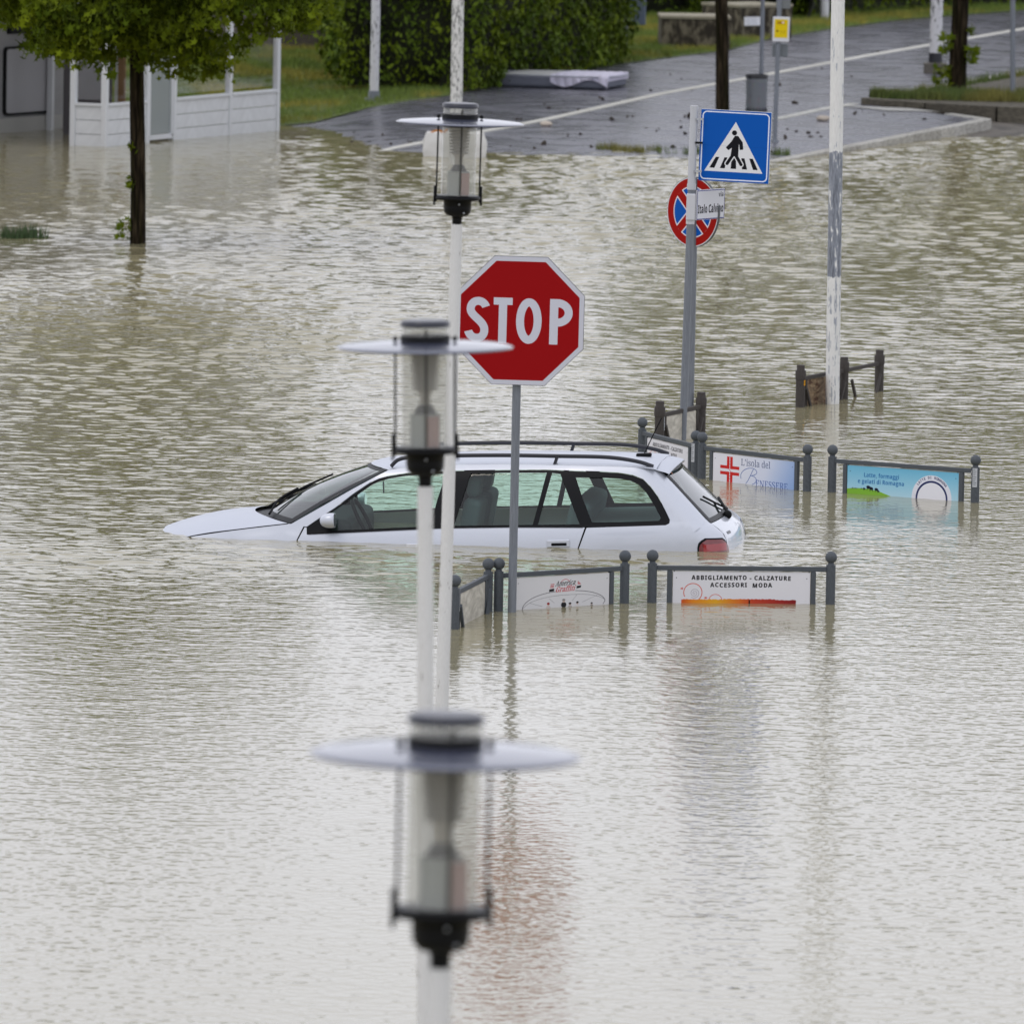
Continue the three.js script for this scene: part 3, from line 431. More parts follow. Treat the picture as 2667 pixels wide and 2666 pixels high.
{ // leaning pole with the crossing sign and the street name plate
  const [x, z] = [1.418, -87.042], y0 = gy(x, z), t = thing('crossing_sign', 'blue pedestrian crossing sign on a leaning pole with a street name plate', 'road sign', [x, y0, z]); t.rotation.z = -0.95 * R;
  part('pole', cyl(0.031, 0.031, 2.15 - y0, 0, 0, 0), galv, t); part('pole_extension', join(cyl(0.034, 0.034, 0.7, 0, 2.13 - y0, 0), cyl(0.038, 0.038, 0.05, 0, 2.12 - y0, 0)), std('#b9bbc0', 0.4, { metalness: 0.2 }), t);
  const pl = part('plate', rbox(0.606, 0.606, 0.025, 0.008), alu, t, [0.355, 2.5 - y0, 0.045], [0, -0.2, -0.6 * R]);
  const tex = canvasTex(1024, 1024, (c, W) => {
    c.fillStyle = '#0553ac'; c.fillRect(0, 0, W, W); c.strokeStyle = '#dfe3ee'; c.lineWidth = 0.017 * W; c.beginPath(); const m = 0.027 * W, r = 0.06 * W; c.roundRect(m, m, W - 2 * m, W - 2 * m, r); c.stroke();
    c.fillStyle = '#dcdde0'; c.beginPath(); c.moveTo(0.5 * W, 0.155 * W); c.lineTo(0.912 * W, 0.862 * W); c.lineTo(0.078 * W, 0.862 * W); c.closePath(); c.fill();
    c.fillStyle = '#14141a'; const q = (...p) => { c.beginPath(); p.forEach(([a, b]) => c.lineTo(a * W, b * W)); c.closePath(); c.fill(); };
    const y1 = 0.66, y2 = 0.815; q([0.235, y1], [0.285, y1], [0.222, y2], [0.15, y2]); q([0.36, y1], [0.4, y1], [0.37, y2], [0.3, y2]); q([0.462, y1], [0.525, y1], [0.533, y2], [0.454, y2]); q([0.6, y1], [0.645, y1], [0.69, y2], [0.617, y2]); q([0.712, y1], [0.765, y1], [0.842, y2], [0.775, y2]);
    const man = (col, g) => { c.strokeStyle = c.fillStyle = col; c.lineCap = c.lineJoin = 'round'; const ln = (w, ...p) => { c.lineWidth = (w + g) * W; c.beginPath(); p.forEach(([a, b]) => c.lineTo(a * W, b * W)); c.stroke(); };
      ln(0.045, [0.49, 0.6], [0.4, 0.745]); ln(0.045, [0.505, 0.6], [0.6, 0.75]); };
    man('#dcdde0', 0.03); man('#14141a', 0);
    c.beginPath(); c.arc(0.487 * W, 0.31 * W, 0.036 * W, 0, 7); c.fill();
    c.beginPath(); c.moveTo(0.5 * W, 0.36 * W); c.lineTo(0.535 * W, 0.36 * W); c.lineTo(0.6 * W, 0.44 * W); c.lineTo(0.612 * W, 0.53 * W); c.lineTo(0.58 * W, 0.535 * W); c.lineTo(0.57 * W, 0.465 * W); c.lineTo(0.545 * W, 0.44 * W); c.lineTo(0.545 * W, 0.56 * W); c.lineTo(0.545 * W, 0.63 * W); c.lineTo(0.455 * W, 0.63 * W); c.lineTo(0.47 * W, 0.5 * W); c.lineTo(0.41 * W, 0.545 * W); c.lineTo(0.385 * W, 0.52 * W); c.lineTo(0.455 * W, 0.44 * W); c.closePath(); c.lineJoin = 'round'; c.lineWidth = 0.02 * W; c.fill(); c.stroke();
    c.strokeStyle = 'rgba(0,30,70,0.5)'; c.lineWidth = 1.5; c.beginPath(); c.moveTo(0, 0.5 * W); c.lineTo(W, 0.5 * W); c.stroke();
  });
  part('face', new THREE.PlaneGeometry(0.6, 0.6), printed(tex, 0.5), pl, [0, 0, 0.0155]);
  for (const yy of [2.28, 2.52, 2.72]) part('bracket', box(0.06, 0.018, 0.02, 0.05, yy - y0, 0.035), yy === 2.52 ? black : alu, t);
  // street name plate
  const g = part('name_plate', rbox(0.47, 0.255, 0.014, 0.004), std('#cfd0d6', 0.4), t, [0.165, 1.99 - y0, -0.2], [0, 59 * R, 0]);
  const nt = canvasTex(940, 510, (c, W, Hh) => { c.fillStyle = '#d4d5dc'; c.fillRect(0, 0, W, Hh); c.strokeStyle = '#2a3486'; c.lineWidth = 14; c.strokeRect(7, 7, W - 14, Hh - 14); c.fillStyle = '#1d1d24'; c.font = 'bold 120px sans-serif'; c.textAlign = 'right'; c.fillText('via', W - 40, 130); c.textAlign = 'center'; c.font = 'bold 200px sans-serif'; c.save(); c.translate(W / 2, 400); c.fillText('Italo Calvino', 0, 0, W - 60); c.lineWidth = 5; c.strokeStyle = '#1d1d24'; c.strokeText('Italo Calvino', 0, 0, W - 60); c.restore(); });
  part('face', new THREE.PlaneGeometry(0.462, 0.247), printed(nt), g, [0, 0, 0.0085]);
  part('plate_clamp', join(rbox(0.075, 0.225, 0.085, 0.01, 0.0, 1.975 - y0, 0.005), cyl(0.036, 0.036, 0.04, 0, 1.83 - y0, 0)), std('#c3c4c9', 0.35), t);
}
{ // round sign on its own shorter pole
  const [x, z] = [1.481, -87.055], y0 = gy(x, z), t = thing('no_stopping_sign', 'round red and blue no stopping sign half hidden by the street name plate', 'road sign', [(x + 0.008) * 1.0055, y0, z * 1.0055]); t.rotation.z = -0.1 * R;
  part('pole', cyl(0.031, 0.031, 2.2 - y0, 0, 0, 0), galv, t);
  const d = part('plate', new THREE.CylinderGeometry(0.3, 0.3, 0.02, 64).rotateX(Math.PI / 2), signBack, t, [-0.005, 1.9 - y0, -0.02], [0, -44 * R, 0]);
  const tex = canvasTex(1024, 1024, (c, W) => {
    c.fillStyle = '#cfd0d4'; c.fillRect(0, 0, W, W); const disc = (r, f) => { c.fillStyle = f; c.beginPath(); c.arc(W / 2, W / 2, r * W, 0, 7); c.fill(); };
    disc(0.485, '#9c0f06'); disc(0.372, '#e0d9dc'); disc(0.355, '#0553ac');
    for (const [w, f] of [[0.155, '#e0d9dc'], [0.118, '#9c0f06']]) { c.strokeStyle = f; c.lineWidth = w * W; for (const s of [-1, 1]) { c.beginPath(); c.moveTo(W / 2 - 0.262 * W, W / 2 - s * 0.262 * W); c.lineTo(W / 2 + 0.262 * W, W / 2 + s * 0.262 * W); c.stroke(); } }
    c.strokeStyle = '#9c0f06'; c.lineWidth = 0.113 * W; c.beginPath(); c.arc(W / 2, W / 2, 0.4285 * W, 0, 7); c.stroke();
  });
  part('face', uvFit(new THREE.CircleGeometry(0.296, 64), 0.592, 0.592), printed(tex), d, [0, 0, 0.0125]);
  part('bracket', box(0.05, 0.03, 0.05, 0, 1.9 - y0, 0.0), alu, t);
}
// ---------------------------------------------------------------- pedestrian railings with advertising boards
const letters = (c, s, x, y, size, sp, font = 'bold') => { c.font = `${font} ${size}px sans-serif`; let w = 0; const cs = [...s], ws = cs.map(k => c.measureText(k).width + sp); w = ws.reduce((a, b) => a + b, 0); let px = x - w / 2; const r = rng(s.length * 7 + size); cs.forEach((k, i) => { c.save(); c.translate(px, y + (r() - 0.5) * size * 0.08); c.rotate((r() - 0.5) * 0.08); c.textAlign = 'left'; c.fillText(k, 0, 0); c.lineWidth = size * 0.05; c.strokeStyle = c.fillStyle; c.strokeText(k, 0, 0); c.restore(); px += ws[i]; }); };
const grime = (c, W, H, seed, n = 220) => { const r = rng(seed); for (let i = 0; i < n; i++) { c.fillStyle = `rgba(70,65,55,${0.05 + 0.14 * r()})`; const x = r() * W, y = r() * H, w = 0.5 + r() * 2; c.fillRect(x, y, w, w * (1 + 3 * r())); } c.fillStyle = '#1c1c1c'; for (const x of [0.025, 0.975]) { c.beginPath(); c.arc(x * W, 0.1 * H, 5, 0, 7); c.fill(); } };
const boardShop = (hand) => canvasTex(1400, 640, (c, W, H) => { // 2.19 : 1
  c.fillStyle = '#d9d8dc'; c.fillRect(0, 0, W, H); c.fillStyle = '#1b1a1c';
  letters(c, 'ABBIGLIAMENTO - CALZATURE', W * 0.5, 82, 60, 6); letters(c, 'ACCESSORI  MODA', W * 0.5, 156, 60, 7);
  const spiral = (x, y, r0, turns, col, w, a0 = 0) => { c.strokeStyle = col; c.lineWidth = w; c.beginPath(); for (let i = 0; i <= 160; i++) { const t = i / 160, a = a0 + t * turns * 6.283, r = r0 * (1 - 0.93 * t); c.lineTo(x + r * Math.cos(a), y - r * Math.sin(a)); } c.stroke(); };
  c.lineCap = 'round'; c.strokeStyle = '#c8503a'; c.lineWidth = 8; c.beginPath(); c.arc(205, 215, 93, 2.7, 7.2); c.stroke(); spiral(221, 221, 52, 2.4, '#9a8f9c', 4.5, -2.2); c.strokeStyle = '#c8503a'; c.lineWidth = 6; c.beginPath(); c.arc(436, 300, 68, 3.0, 6.6); c.stroke();
  c.fillStyle = '#c9503c'; for (const [x, y] of [[93, 174], [337, 268]]) { c.beginPath(); for (let i = 0; i < 5; i++) { c.lineTo(x + 22 * Math.cos(i * 2.5), y + 16 * Math.sin(i * 2.5)); } c.fill(); }
  const g = c.createLinearGradient(90, 0, 1260, 0); g.addColorStop(0, '#c4552a'); g.addColorStop(0.1, '#d98428'); g.addColorStop(0.3, '#d9a22e'); g.addColorStop(0.5, '#cf6f2c'); g.addColorStop(0.62, '#b8432c'); g.addColorStop(0.85, '#9c2f2a'); g.addColorStop(1, '#7e2426'); c.fillStyle = g;
  const r = rng(5); c.beginPath(); c.moveTo(88, 352); c.lineTo(88, 284); for (let x = 88; x < 1260; x += 14) c.lineTo(x, 284 + (r() - 0.5) * 9 - (x > 520 && x < 1050 ? 6 : 0)); c.lineTo(1260, 288); c.lineTo(1256, 352); c.fill();
  c.fillStyle = '#2a1512'; c.fillRect(775, 286, 14, 40); grime(c, W, H, 3);
});
const boardDiner = canvasTex(1400, 640, (c, W, H) => {
  c.fillStyle = '#d2d1d2'; c.fillRect(0, 0, W, H); c.save(); c.translate(40, 0); c.scale(1, 0.8); c.strokeStyle = '#4d4c50'; c.lineWidth = 8;
  c.beginPath(); c.moveTo(60, 470); c.bezierCurveTo(80, 300, 420, 215, 740, 230); c.bezierCurveTo(1100, 235, 1290, 320, 1300, 410); c.lineTo(1270, 460); c.stroke(); c.lineWidth = 4; c.beginPath(); c.moveTo(60, 470); c.bezierCurveTo(160, 320, 500, 285, 800, 290); c.bezierCurveTo(1050, 290, 1240, 330, 1300, 400); c.stroke();
  c.lineWidth = 3; for (const [a, b, d, e] of [[170, 380, 360, 440], [460, 330, 540, 400], [880, 292, 810, 380], [1180, 320, 960, 410]]) { c.beginPath(); c.moveTo(a, b); c.lineTo(d, e); c.stroke(); }
  c.strokeStyle = '#b31f27'; c.lineWidth = 7; c.beginPath(); c.ellipse(700, 150, 78, 92, 0.05, 0, 7); c.stroke(); c.fillStyle = '#d2d1d2'; c.fillRect(560, 95, 290, 150);
  c.fillStyle = '#b31f27'; for (let i = 0; i < 3; i++) { c.fillRect(475 - i * 4 + 6, 118 + i * 22, 55, 11); c.fillRect(885, 100 + i * 16, 20 + i * 14, 10); } c.fillStyle = '#1d1d20'; c.beginPath(); c.moveTo(460, 195); c.lineTo(535, 185); c.lineTo(532, 225); c.lineTo(458, 232); c.fill(); c.beginPath(); c.moveTo(870, 168); c.lineTo(940, 160); c.lineTo(930, 195); c.lineTo(868, 205); c.fill();
  c.save(); c.transform(1, -0.04, -0.18, 1, 0, 0); c.textAlign = 'center'; c.fillStyle = '#1d1d20'; c.font = 'bold italic 104px serif'; c.fillText('America', 728, 178, 300); c.fillStyle = '#b31f27'; c.font = 'bold italic 112px serif'; c.fillText('Graffiti', 742, 268, 290); c.restore();
  const head = (x, y, s, hair, body) => { c.fillStyle = body; c.beginPath(); c.ellipse(x, y + 62 * s, 38 * s, 40 * s, 0, 0, 7); c.fill(); c.fillStyle = '#c9b3a6'; c.beginPath(); c.ellipse(x, y + 8 * s, 18 * s, 22 * s, 0, 0, 7); c.fill(); c.fillStyle = hair; c.beginPath(); c.ellipse(x, y - 6 * s, 23 * s, 18 * s, 0, 0, 7); c.fill(); };
  head(450, 410, 0.95, '#8c1b20', '#c4bcb8'); head(680, 370, 1.05, '#8d8a88', '#26262a'); head(775, 425, 0.85, '#2a2527', '#b0aaa8'); head(885, 415, 0.85, '#1f1d1f', '#d0cccc'); head(1100, 440, 0.7, '#2b2b2f', '#77777a'); c.restore(); grime(c, W, H, 9, 400);
});
const boardPharmacy = canvasTex(1400, 640, (c, W, H) => {
  const g = c.createLinearGradient(W * 0.25, 0, W, H * 0.75); g.addColorStop(0, '#dcdce2'); g.addColorStop(0.5, '#cdd3e4'); g.addColorStop(1, '#7f9ed0'); c.fillStyle = g; c.fillRect(0, 0, W, H); c.save(); c.scale(1, 0.7);
  c.fillStyle = '#c22a26'; c.fillRect(240, 40, 100, 420); c.fillStyle = '#d8d8df'; c.fillRect(0, 210, 105, 1); c.fillStyle = '#c22a26'; c.fillRect(125, 190, 330, 52); c.fillRect(125, 290, 330, 52); c.fillStyle = '#d9dae0'; c.fillRect(110, 244, 360, 44); c.fillRect(284, 45, 12, 420); c.strokeStyle = '#c22a26'; c.lineWidth = 6; c.beginPath(); for (let i = 0; i < 60; i++) c.lineTo(290 + 18 * Math.sin(i * 0.42), 70 + i * 6.4); c.stroke();
  c.fillStyle = '#34456f'; c.textAlign = 'left'; c.font = '150px serif'; c.fillText('L’isola del', 480, 160, 510); c.strokeStyle = '#3d5c9c'; c.lineWidth = 9; c.beginPath(); c.moveTo(700, 200); c.bezierCurveTo(650, 300, 620, 400, 570, 450); c.moveTo(490, 380); c.bezierCurveTo(440, 250, 640, 140, 740, 210); c.bezierCurveTo(800, 270, 700, 310, 650, 310); c.bezierCurveTo(790, 310, 770, 430, 680, 450); c.stroke();
  c.fillStyle = '#35549a'; c.font = '150px serif'; c.fillText('ENESSERE', 735, 478, 560); c.restore(); grime(c, W, H, 13);
});
const boardMilk = canvasTex(1400, 640, (c, W, H) => {
  const g = c.createLinearGradient(0, 0, 0, 480); g.addColorStop(0, '#6fb4d2'); g.addColorStop(0.55, '#a5cfe0'); g.addColorStop(1, '#d5e2e6'); c.fillStyle = g; c.fillRect(0, 0, W, H);
  c.fillStyle = '#2467a4'; c.textAlign = 'left'; c.font = 'bold 66px sans-serif'; c.fillText('Latte, formaggi', 205, 118, 450); c.fillText('e gelati di Romagna', 130, 188, 590); c.save(); c.translate(0, -72);
  c.fillStyle = '#7fb23c'; c.beginPath(); c.moveTo(0, 330); c.bezierCurveTo(200, 300, 360, 320, 480, 360); c.bezierCurveTo(620, 400, 760, 450, 900, 470); c.lineTo(900, H); c.lineTo(0, H); c.fill();
  c.fillStyle = '#1c2030'; for (const [x, y, w] of [[70, 318, 14], [100, 318, 12], [120, 320, 10], [180, 318, 12], [215, 318, 26], [270, 300, 46], [305, 312, 42], [370, 318, 40], [395, 335, 24]]) { c.beginPath(); c.ellipse(x, y, w * 0.6, w * 0.4, 0.2, 0, 7); c.fill(); c.fillRect(x - w * 0.45, y, w * 0.16, w * 0.75); c.fillRect(x + w * 0.3, y, w * 0.16, w * 0.75); }
  c.fillStyle = '#dcdde6'; c.beginPath(); c.arc(1065, 370, 250, 0, 7); c.fill(); c.strokeStyle = '#27305f'; c.lineWidth = 22; c.fillStyle = '#e2e2e8'; c.beginPath(); c.arc(1065, 380, 190, 0, 7); c.fill(); c.stroke();
  c.fillStyle = '#232a55'; c.font = 'bold 40px sans-serif'; c.textAlign = 'center'; const s = 'LATTE DI ROMAGNA'; [...s].forEach((k, i) => { const a = -Math.PI / 2 + (i - (s.length - 1) / 2) * 0.115; c.save(); c.translate(1065 + 217 * Math.cos(a), 375 + 217 * Math.sin(a)); c.rotate(a + Math.PI / 2); c.fillText(k, 0, 0); c.restore(); }); c.restore(); grime(c, W, H, 17);
});
const sticker = canvasTex(64, 200, (c, W, H) => { c.fillStyle = '#b9bcc0'; c.fillRect(0, 0, W, H); c.fillStyle = '#6d7076'; for (let i = 0; i < 9; i++) c.fillRect(6, 10 + i * 20, 30 + (i * 37) % 22, 8); });
const boards = std('#c9c6bf', 0.6, { map: speckle(256, 256, [0.92, 0.91, 0.88], 0.28, 10, 111) }), rusty = std('#8d7d66', 0.8, { map: speckle(256, 256, [0.85, 0.8, 0.74], 0.6, 14, 113, (c, u, v) => mix3(c, [0.45, 0.28, 0.16], sm(0.08, 0.3, tnoise(u, v, 9, 117)) * 0.8)) });
function railing(label, a, b, o = {}) { // thing > post (> ball), top_rail, upright, board (> print), brace
  const L = Math.hypot(b[0] - a[0], b[1] - a[1]), y0 = gy(a[0], a[1]), t = thing(o.cap ? 'cap_railing' : 'ball_railing', label, 'railing', [a[0], y0, a[1]], Math.atan2(-(b[1] - a[1]), b[0] - a[0]));
  const f = -y0, mat = o.cap ? brownSteel : darkSteel, rad = o.cap ? 0.041 : 0.034;
  for (const x of [0, L]) {
    if ((x === 0 && o.skip === 'a') || (x === L && o.skip === 'b')) continue;
    const p = part('post', cyl(rad, rad, f + (o.cap ? 0.3 : 0.282), x, 0, 0, 24), mat, t);
    if (o.cap) part('cap', lathe([[0, 0.372], [0.033, 0.372], [0.036, 0.365], [0.036, 0.325], [0.047, 0.325], [0.047, 0.25], [0.041, 0.235]], 24).translate(x, f, 0), mat, p);
    else part('ball', join(ball(0.043, x, f + 0.336, 0), cyl(0.024, 0.02, 0.02, x, f + 0.28, 0)), mat, p);
    if (o.sticker === (x ? 'b' : 'a')) part('sticker', new THREE.CylinderGeometry(rad + 0.002, rad + 0.002, 0.15, 16, 1, true, -0.15, 1.1).translate(x, f + 0.2, 0), printed(sticker), p);
  }
  const yr = f + 0.25; part('top_rail', rbox(L - 2 * rad + 0.004, 0.034, 0.03, 0.004, L / 2, yr, 0), mat, t);
  const u0 = 0.125, u1 = L - 0.125;
  if (!o.open) for (const x of [u0, u1]) part('upright', rbox(0.036, f + 0.23, 0.03, 0.004, x, (f + 0.233) / 2, 0), mat, t);
  if (o.board !== undefined) {
    const w = u1 - u0 - 0.04, h = w / 2.19, top = f + 0.229;
    const bd = part('board', rbox(w, h, 0.012, 0.003, L / 2, top - h / 2, 0), o.back ?? boards, t);
    if (o.board) part('print', new THREE.PlaneGeometry(w - 0.006, h - 0.006).translate(L / 2, top - h / 2, 0.0085), printed(o.board), bd);
    part('fixing', join(...[0.03, 0.97].map(k => cyl(0.004, 0.004, 0.03, lerp(u0, u1, k), top - 0.005, 0.006, 6))), black, bd);
  }
  for (const s of o.braces ?? []) part('brace', bar([s > 0 ? 0.06 : L - 0.06, f + 0.16, o.bz ?? 0.035], [s > 0 ? 0.3 : L - 0.3, f - 0.2, o.bz ?? 0.035], 0.02, 0.028), mat, t);
  return t;
}
railing('near railing carrying the black lettered clothing and shoes board with orange stripe', [1.008, -73.277], [2.284, -73.386], { board: boardShop(false) });
railing('near railing with the diner board, directly behind the stop sign pole', [-0.085, -72.492], [0.811, -73.205], { board: boardDiner });
railing('short foreshortened railing with blank pale board left of the diner board', [-0.386, -71.207], [-0.16, -72.45], { board: null, braces: [1, -1], sticker: 'a', bz: 0.03 });
railing('railing with red cross pharmacy board behind the rear of the car', [1.532, -83.368], [2.359, -82.381], { board: boardPharmacy });
const milk = railing('railing with light blue dairy board, farthest right in the flood', [2.558, -82.372], [3.673, -81.652], { board: boardMilk, sticker: 'b' });
{ const tx = canvasTex(64, 200, (c, W, H) => { c.fillStyle = '#4d5052'; c.fillRect(0, 0, W, H); c.fillStyle = '#e6e6e6'; c.font = 'bold 62px sans-serif'; c.textAlign = 'center';[...'711'].forEach((k, i) => c.fillText(k, 32, 62 + i * 62)); }); const L = Math.hypot(1.115, 0.72), f = -gy(2.558, -82.372); part('house_number', new THREE.CylinderGeometry(0.0365, 0.0365, 0.1, 8, 1, true, -0.95, 0.7).translate(L, f + 0.21, 0), printed(tx), milk); }
railing('railing with lettered white board partly hidden behind the car roof', [1.061, -84.704], [1.482, -83.504], { board: boardShop(true), sticker: 'b' });
railing('flat capped railing with blank pale board behind the leaning sign pole', [1.227, -86.477], [1.592, -87.502], { cap: true, board: null, braces: [1, -1], sticker: 'a', bz: 0.035 });
{ // two bays: rusty board, then an open one
  const t = railing('flat capped railing with rusty board beside the tall striped post', [2.521, -90.682], [2.935, -91.695], { cap: true, board: null, back: rusty, braces: [1, -1], bz: 0.035 });
  const tx = canvasTex(64, 48, (c, W, H) => { c.fillStyle = '#d99a12'; c.fillRect(0, 0, W, H); c.fillStyle = '#5a3c08'; c.fillRect(10, 12, 40, 8); c.fillRect(10, 26, 26, 8); }); part('yellow_sticker', new THREE.CylinderGeometry(0.043, 0.043, 0.045, 12, 1, true, -0.4, 1.2).translate(0, -gy(2.521, -90.682) + 0.215, 0), printed(tx), t);
}
railing('open capped railing bay right of the striped post, without a board', [2.955, -91.75], [3.281, -92.596], { cap: true, open: true, braces: [1, -1], skip: 'a' });

// ---------------------------------------------------------------- things on the path and lawn
{ // mattress with a sheet
  const [x, z] = [0.6, -141.2], y = hp(x, z), t = thing('mattress', 'thrown out mattress lying on the path before the hedge', 'mattress', [x, y + 0.006, z], -0.26);
  part('core', rbox(1.5, 0.17, 1.15, 0.05, 0, 0.085, 0), std('#7e828c', 0.85, { map: speckle(128, 128, [0.9, 0.9, 0.92], 0.14, 20, 121) }), t);
  part('piping', tube([[-0.72, 0.165, -0.55], [0.72, 0.165, -0.55], [0.72, 0.165, 0.55], [-0.72, 0.165, 0.55]], 0.012, 80, 6, true), std('#9a9ca6', 0.8), t);
  part('top_cover', rbox(1.44, 0.02, 1.1, 0.009, 0, 0.168, 0), std('#b9b9b6', 0.85), t);
  const sh = solo('bed_sheet', grid(60, 44, (s, v) => { // lies on the right half, hangs over the near edge
    const X = -0.02 + 0.84 * s, d = v * 1.5, over = Math.max(0, d - 1.12 - 0.03 * Math.sin(X * 12)), fold = 0.02 * Math.sin(X * 26 + 2 * Math.sin(d * 3)) + 0.012 * fbm(X * 8, d * 6, 1, 3), hang = Math.min(over, 0.12 + 0.05 * Math.sin(X * 9)), right = Math.max(0, X - 0.765);
    return [Math.min(X, 0.775) + 0.3 * fold * (over > 0 ? 1 : 0), 0.188 + 0.3 * Math.abs(fold) - hang - right * 1.6, -0.56 + Math.min(d, 1.145) + (over > 0 ? 0.012 + Math.abs(fold) * 1.1 : 0)]; }), std('#c9c6d6', 0.9), 'rumpled pale lilac sheet hanging over one end of the mattress', 'sheet', [x, y + 0.006, z], -0.26);
}
const stained = (seed) => std('#8a857a', 0.9, { map: dataTex(256, 256, (u, v) => { const n = fbm(u * 9, v * 2.2, seed, 4), m = fbm(u * 30, v * 30, seed, 3), k = sm(-0.22, 0.18, n + 0.2 * m); return mix3([0.78 + m * 0.3, 0.76 + m * 0.3, 0.7 + m * 0.3], [0.33, 0.3, 0.25], k); }) });
function block(label, a, b, h, depth, seed) { const w = Math.hypot(b[0] - a[0], b[1] - a[1]), t = thing('concrete_block', label, 'block', [(a[0] + b[0]) / 2, hp(a[0], a[1]) - 0.03, (a[1] + b[1]) / 2 - depth / 2], Math.atan2(-(b[1] - a[1]), b[0] - a[0])); part('body', rbox(w, h, depth, 0.02, 0, h / 2, 0), stained(seed), t); part('coping', rbox(w + 0.02, 0.05, depth + 0.02, 0.012, 0, h + 0.024, 0), std('#a39c8c', 0.85, { map: speckle(128, 128, [0.85, 0.85, 0.82], 0.4, 12, seed) }), t); return t; }
block('long stained concrete block in the grass left of the dark trunk', [2.047, -151.364], [3.06, -151.4], 0.47, 1.0, 3);
const blk = block('stained concrete block bearing a white notice behind the litter bin', [2.992, -154.3], [3.8, -154.93], 0.5, 0.9, 7);
part('notice', rbox(0.36, 0.13, 0.012, 0.004, -0.24, 0.3, 0.458), printed(canvasTex(256, 96, (c, W, H) => { c.fillStyle = '#e4e4e8'; c.fillRect(0, 0, W, H); c.fillStyle = '#a8aab4'; for (let i = 0; i < 5; i++) c.fillRect(18, 14 + i * 15, 200 - (i * 53) % 60, 5); })), blk);
{ // litter bin on its pole
  const [x, z] = [3.108, -135.161], y = hp(x, z), t = thing('litter_bin', 'grey cylindrical litter bin with black bag strapped to a pole', 'bin', [x, y, z]);
  const slot = canvasTex(512, 512, (c, W, H) => { c.fillStyle = '#6c7074'; c.fillRect(0, 0, W, H); const r = rng(3); for (let i = 0; i < 900; i++) { c.fillStyle = `rgba(${70 + r() * 70},${72 + r() * 70},${76 + r() * 70},0.25)`; c.fillRect(r() * W, r() * H, 3 + r() * 14, 3 + r() * 10); } });
  part('drum', lathe([[0.12, 0.04], [0.135, 0.04], [0.137, 0.2], [0.139, 0.202], [0.139, 0.22], [0.137, 0.222], [0.14, 0.5], [0.143, 0.502], [0.143, 0.52], [0.14, 0.522], [0.142, 0.6], [0.13, 0.6]], 36), std('#ffffff', 0.5, { map: slot, metalness: 0.2 }), t);
  for (let i = 0; i < 22; i++) { const a = i * 2 * Math.PI / 22; part('slot', box(0.014, 0.045, 0.004, 0, 0, 0), black, t, [0.1395 * Math.sin(a), 0.15, 0.1395 * Math.cos(a)], [0, a, 0]); }
  part('bag', lathe([[0.0, 0.5], [0.12, 0.52], [0.135, 0.6], [0.148, 0.61], [0.149, 0.575], [0.146, 0.565], [0.15, 0.56]], 36), std('#131419', 0.4), t);
  part('pole', cyl(0.028, 0.028, 3.0, 0.06, 0, -0.17, 16), galv, t); part('strap', box(0.05, 0.03, 0.1, 0.04, 0.51, -0.14), galv, t);
}
{ // yellow notice on a post
  const [x, z] = [3.266, -131.548], y = hp(x, z), t = thing('notice_post', 'grey post carrying a small white framed yellow notice beside the crossing sign', 'post', [x, y, z]); t.rotation.z = -0.9 * R;
  part('pole', join(cyl(0.03, 0.03, 2.6, 0, 0, 0), cyl(0.055, 0.05, 0.03, 0, 0, 0)), galv, t);
  const n = part('notice', rbox(0.215, 0.32, 0.02, 0.01, 0.03, 1.44, 0.045), std('#cfd0d4', 0.5), t);
  part('print', new THREE.PlaneGeometry(0.17, 0.235).translate(0.03, 1.45, 0.057), printed(canvasTex(170, 235, (c, W, H) => { c.fillStyle = '#d9bf12'; c.fillRect(0, 0, W, H); c.strokeStyle = '#8a5a14'; c.lineWidth = 5; c.strokeRect(32, 22, 100, 42); c.fillStyle = '#8a4a20'; c.font = 'bold 30px sans-serif'; c.fillRect(40, 34, 60, 18); c.fillStyle = '#e8d5d8'; c.fillRect(96, 30, 24, 20); c.fillStyle = '#6a4612'; c.beginPath(); c.arc(38, 150, 14, 0, 7); c.fill(); for (const [a, b] of [[72, 150], [102, 148], [128, 146], [80, 172], [112, 170]]) c.fillRect(a, b, 18, 6); })), n);
  part('meter_box', rbox(0.2, 0.17, 0.12, 0.01, 0.03, 1.17, -0.1), std('#6d7377', 0.5), t); part('upper_box', rbox(0.18, 0.5, 0.1, 0.01, 0.05, 1.95, -0.05), std('#6b6f70', 0.5), t);
}
{ const [x, z] = [1.751, -150.4], y = hp(x, z), t = thing('dog_waste_bin', 'small blue grey box bin on a post at the hedge end', 'bin', [x - 0.1, y, z]); part('post', cyl(0.03, 0.03, 1.2, -0.11, 0, 0), galv, t); part('box', rbox(0.24, 0.45, 0.2, 0.02, 0.05, 0.62, 0.02), std('#5f6b7d', 0.5), t); part('lid', rbox(0.26, 0.06, 0.22, 0.02, 0.05, 0.88, 0.02), std('#55617a', 0.5), t); }
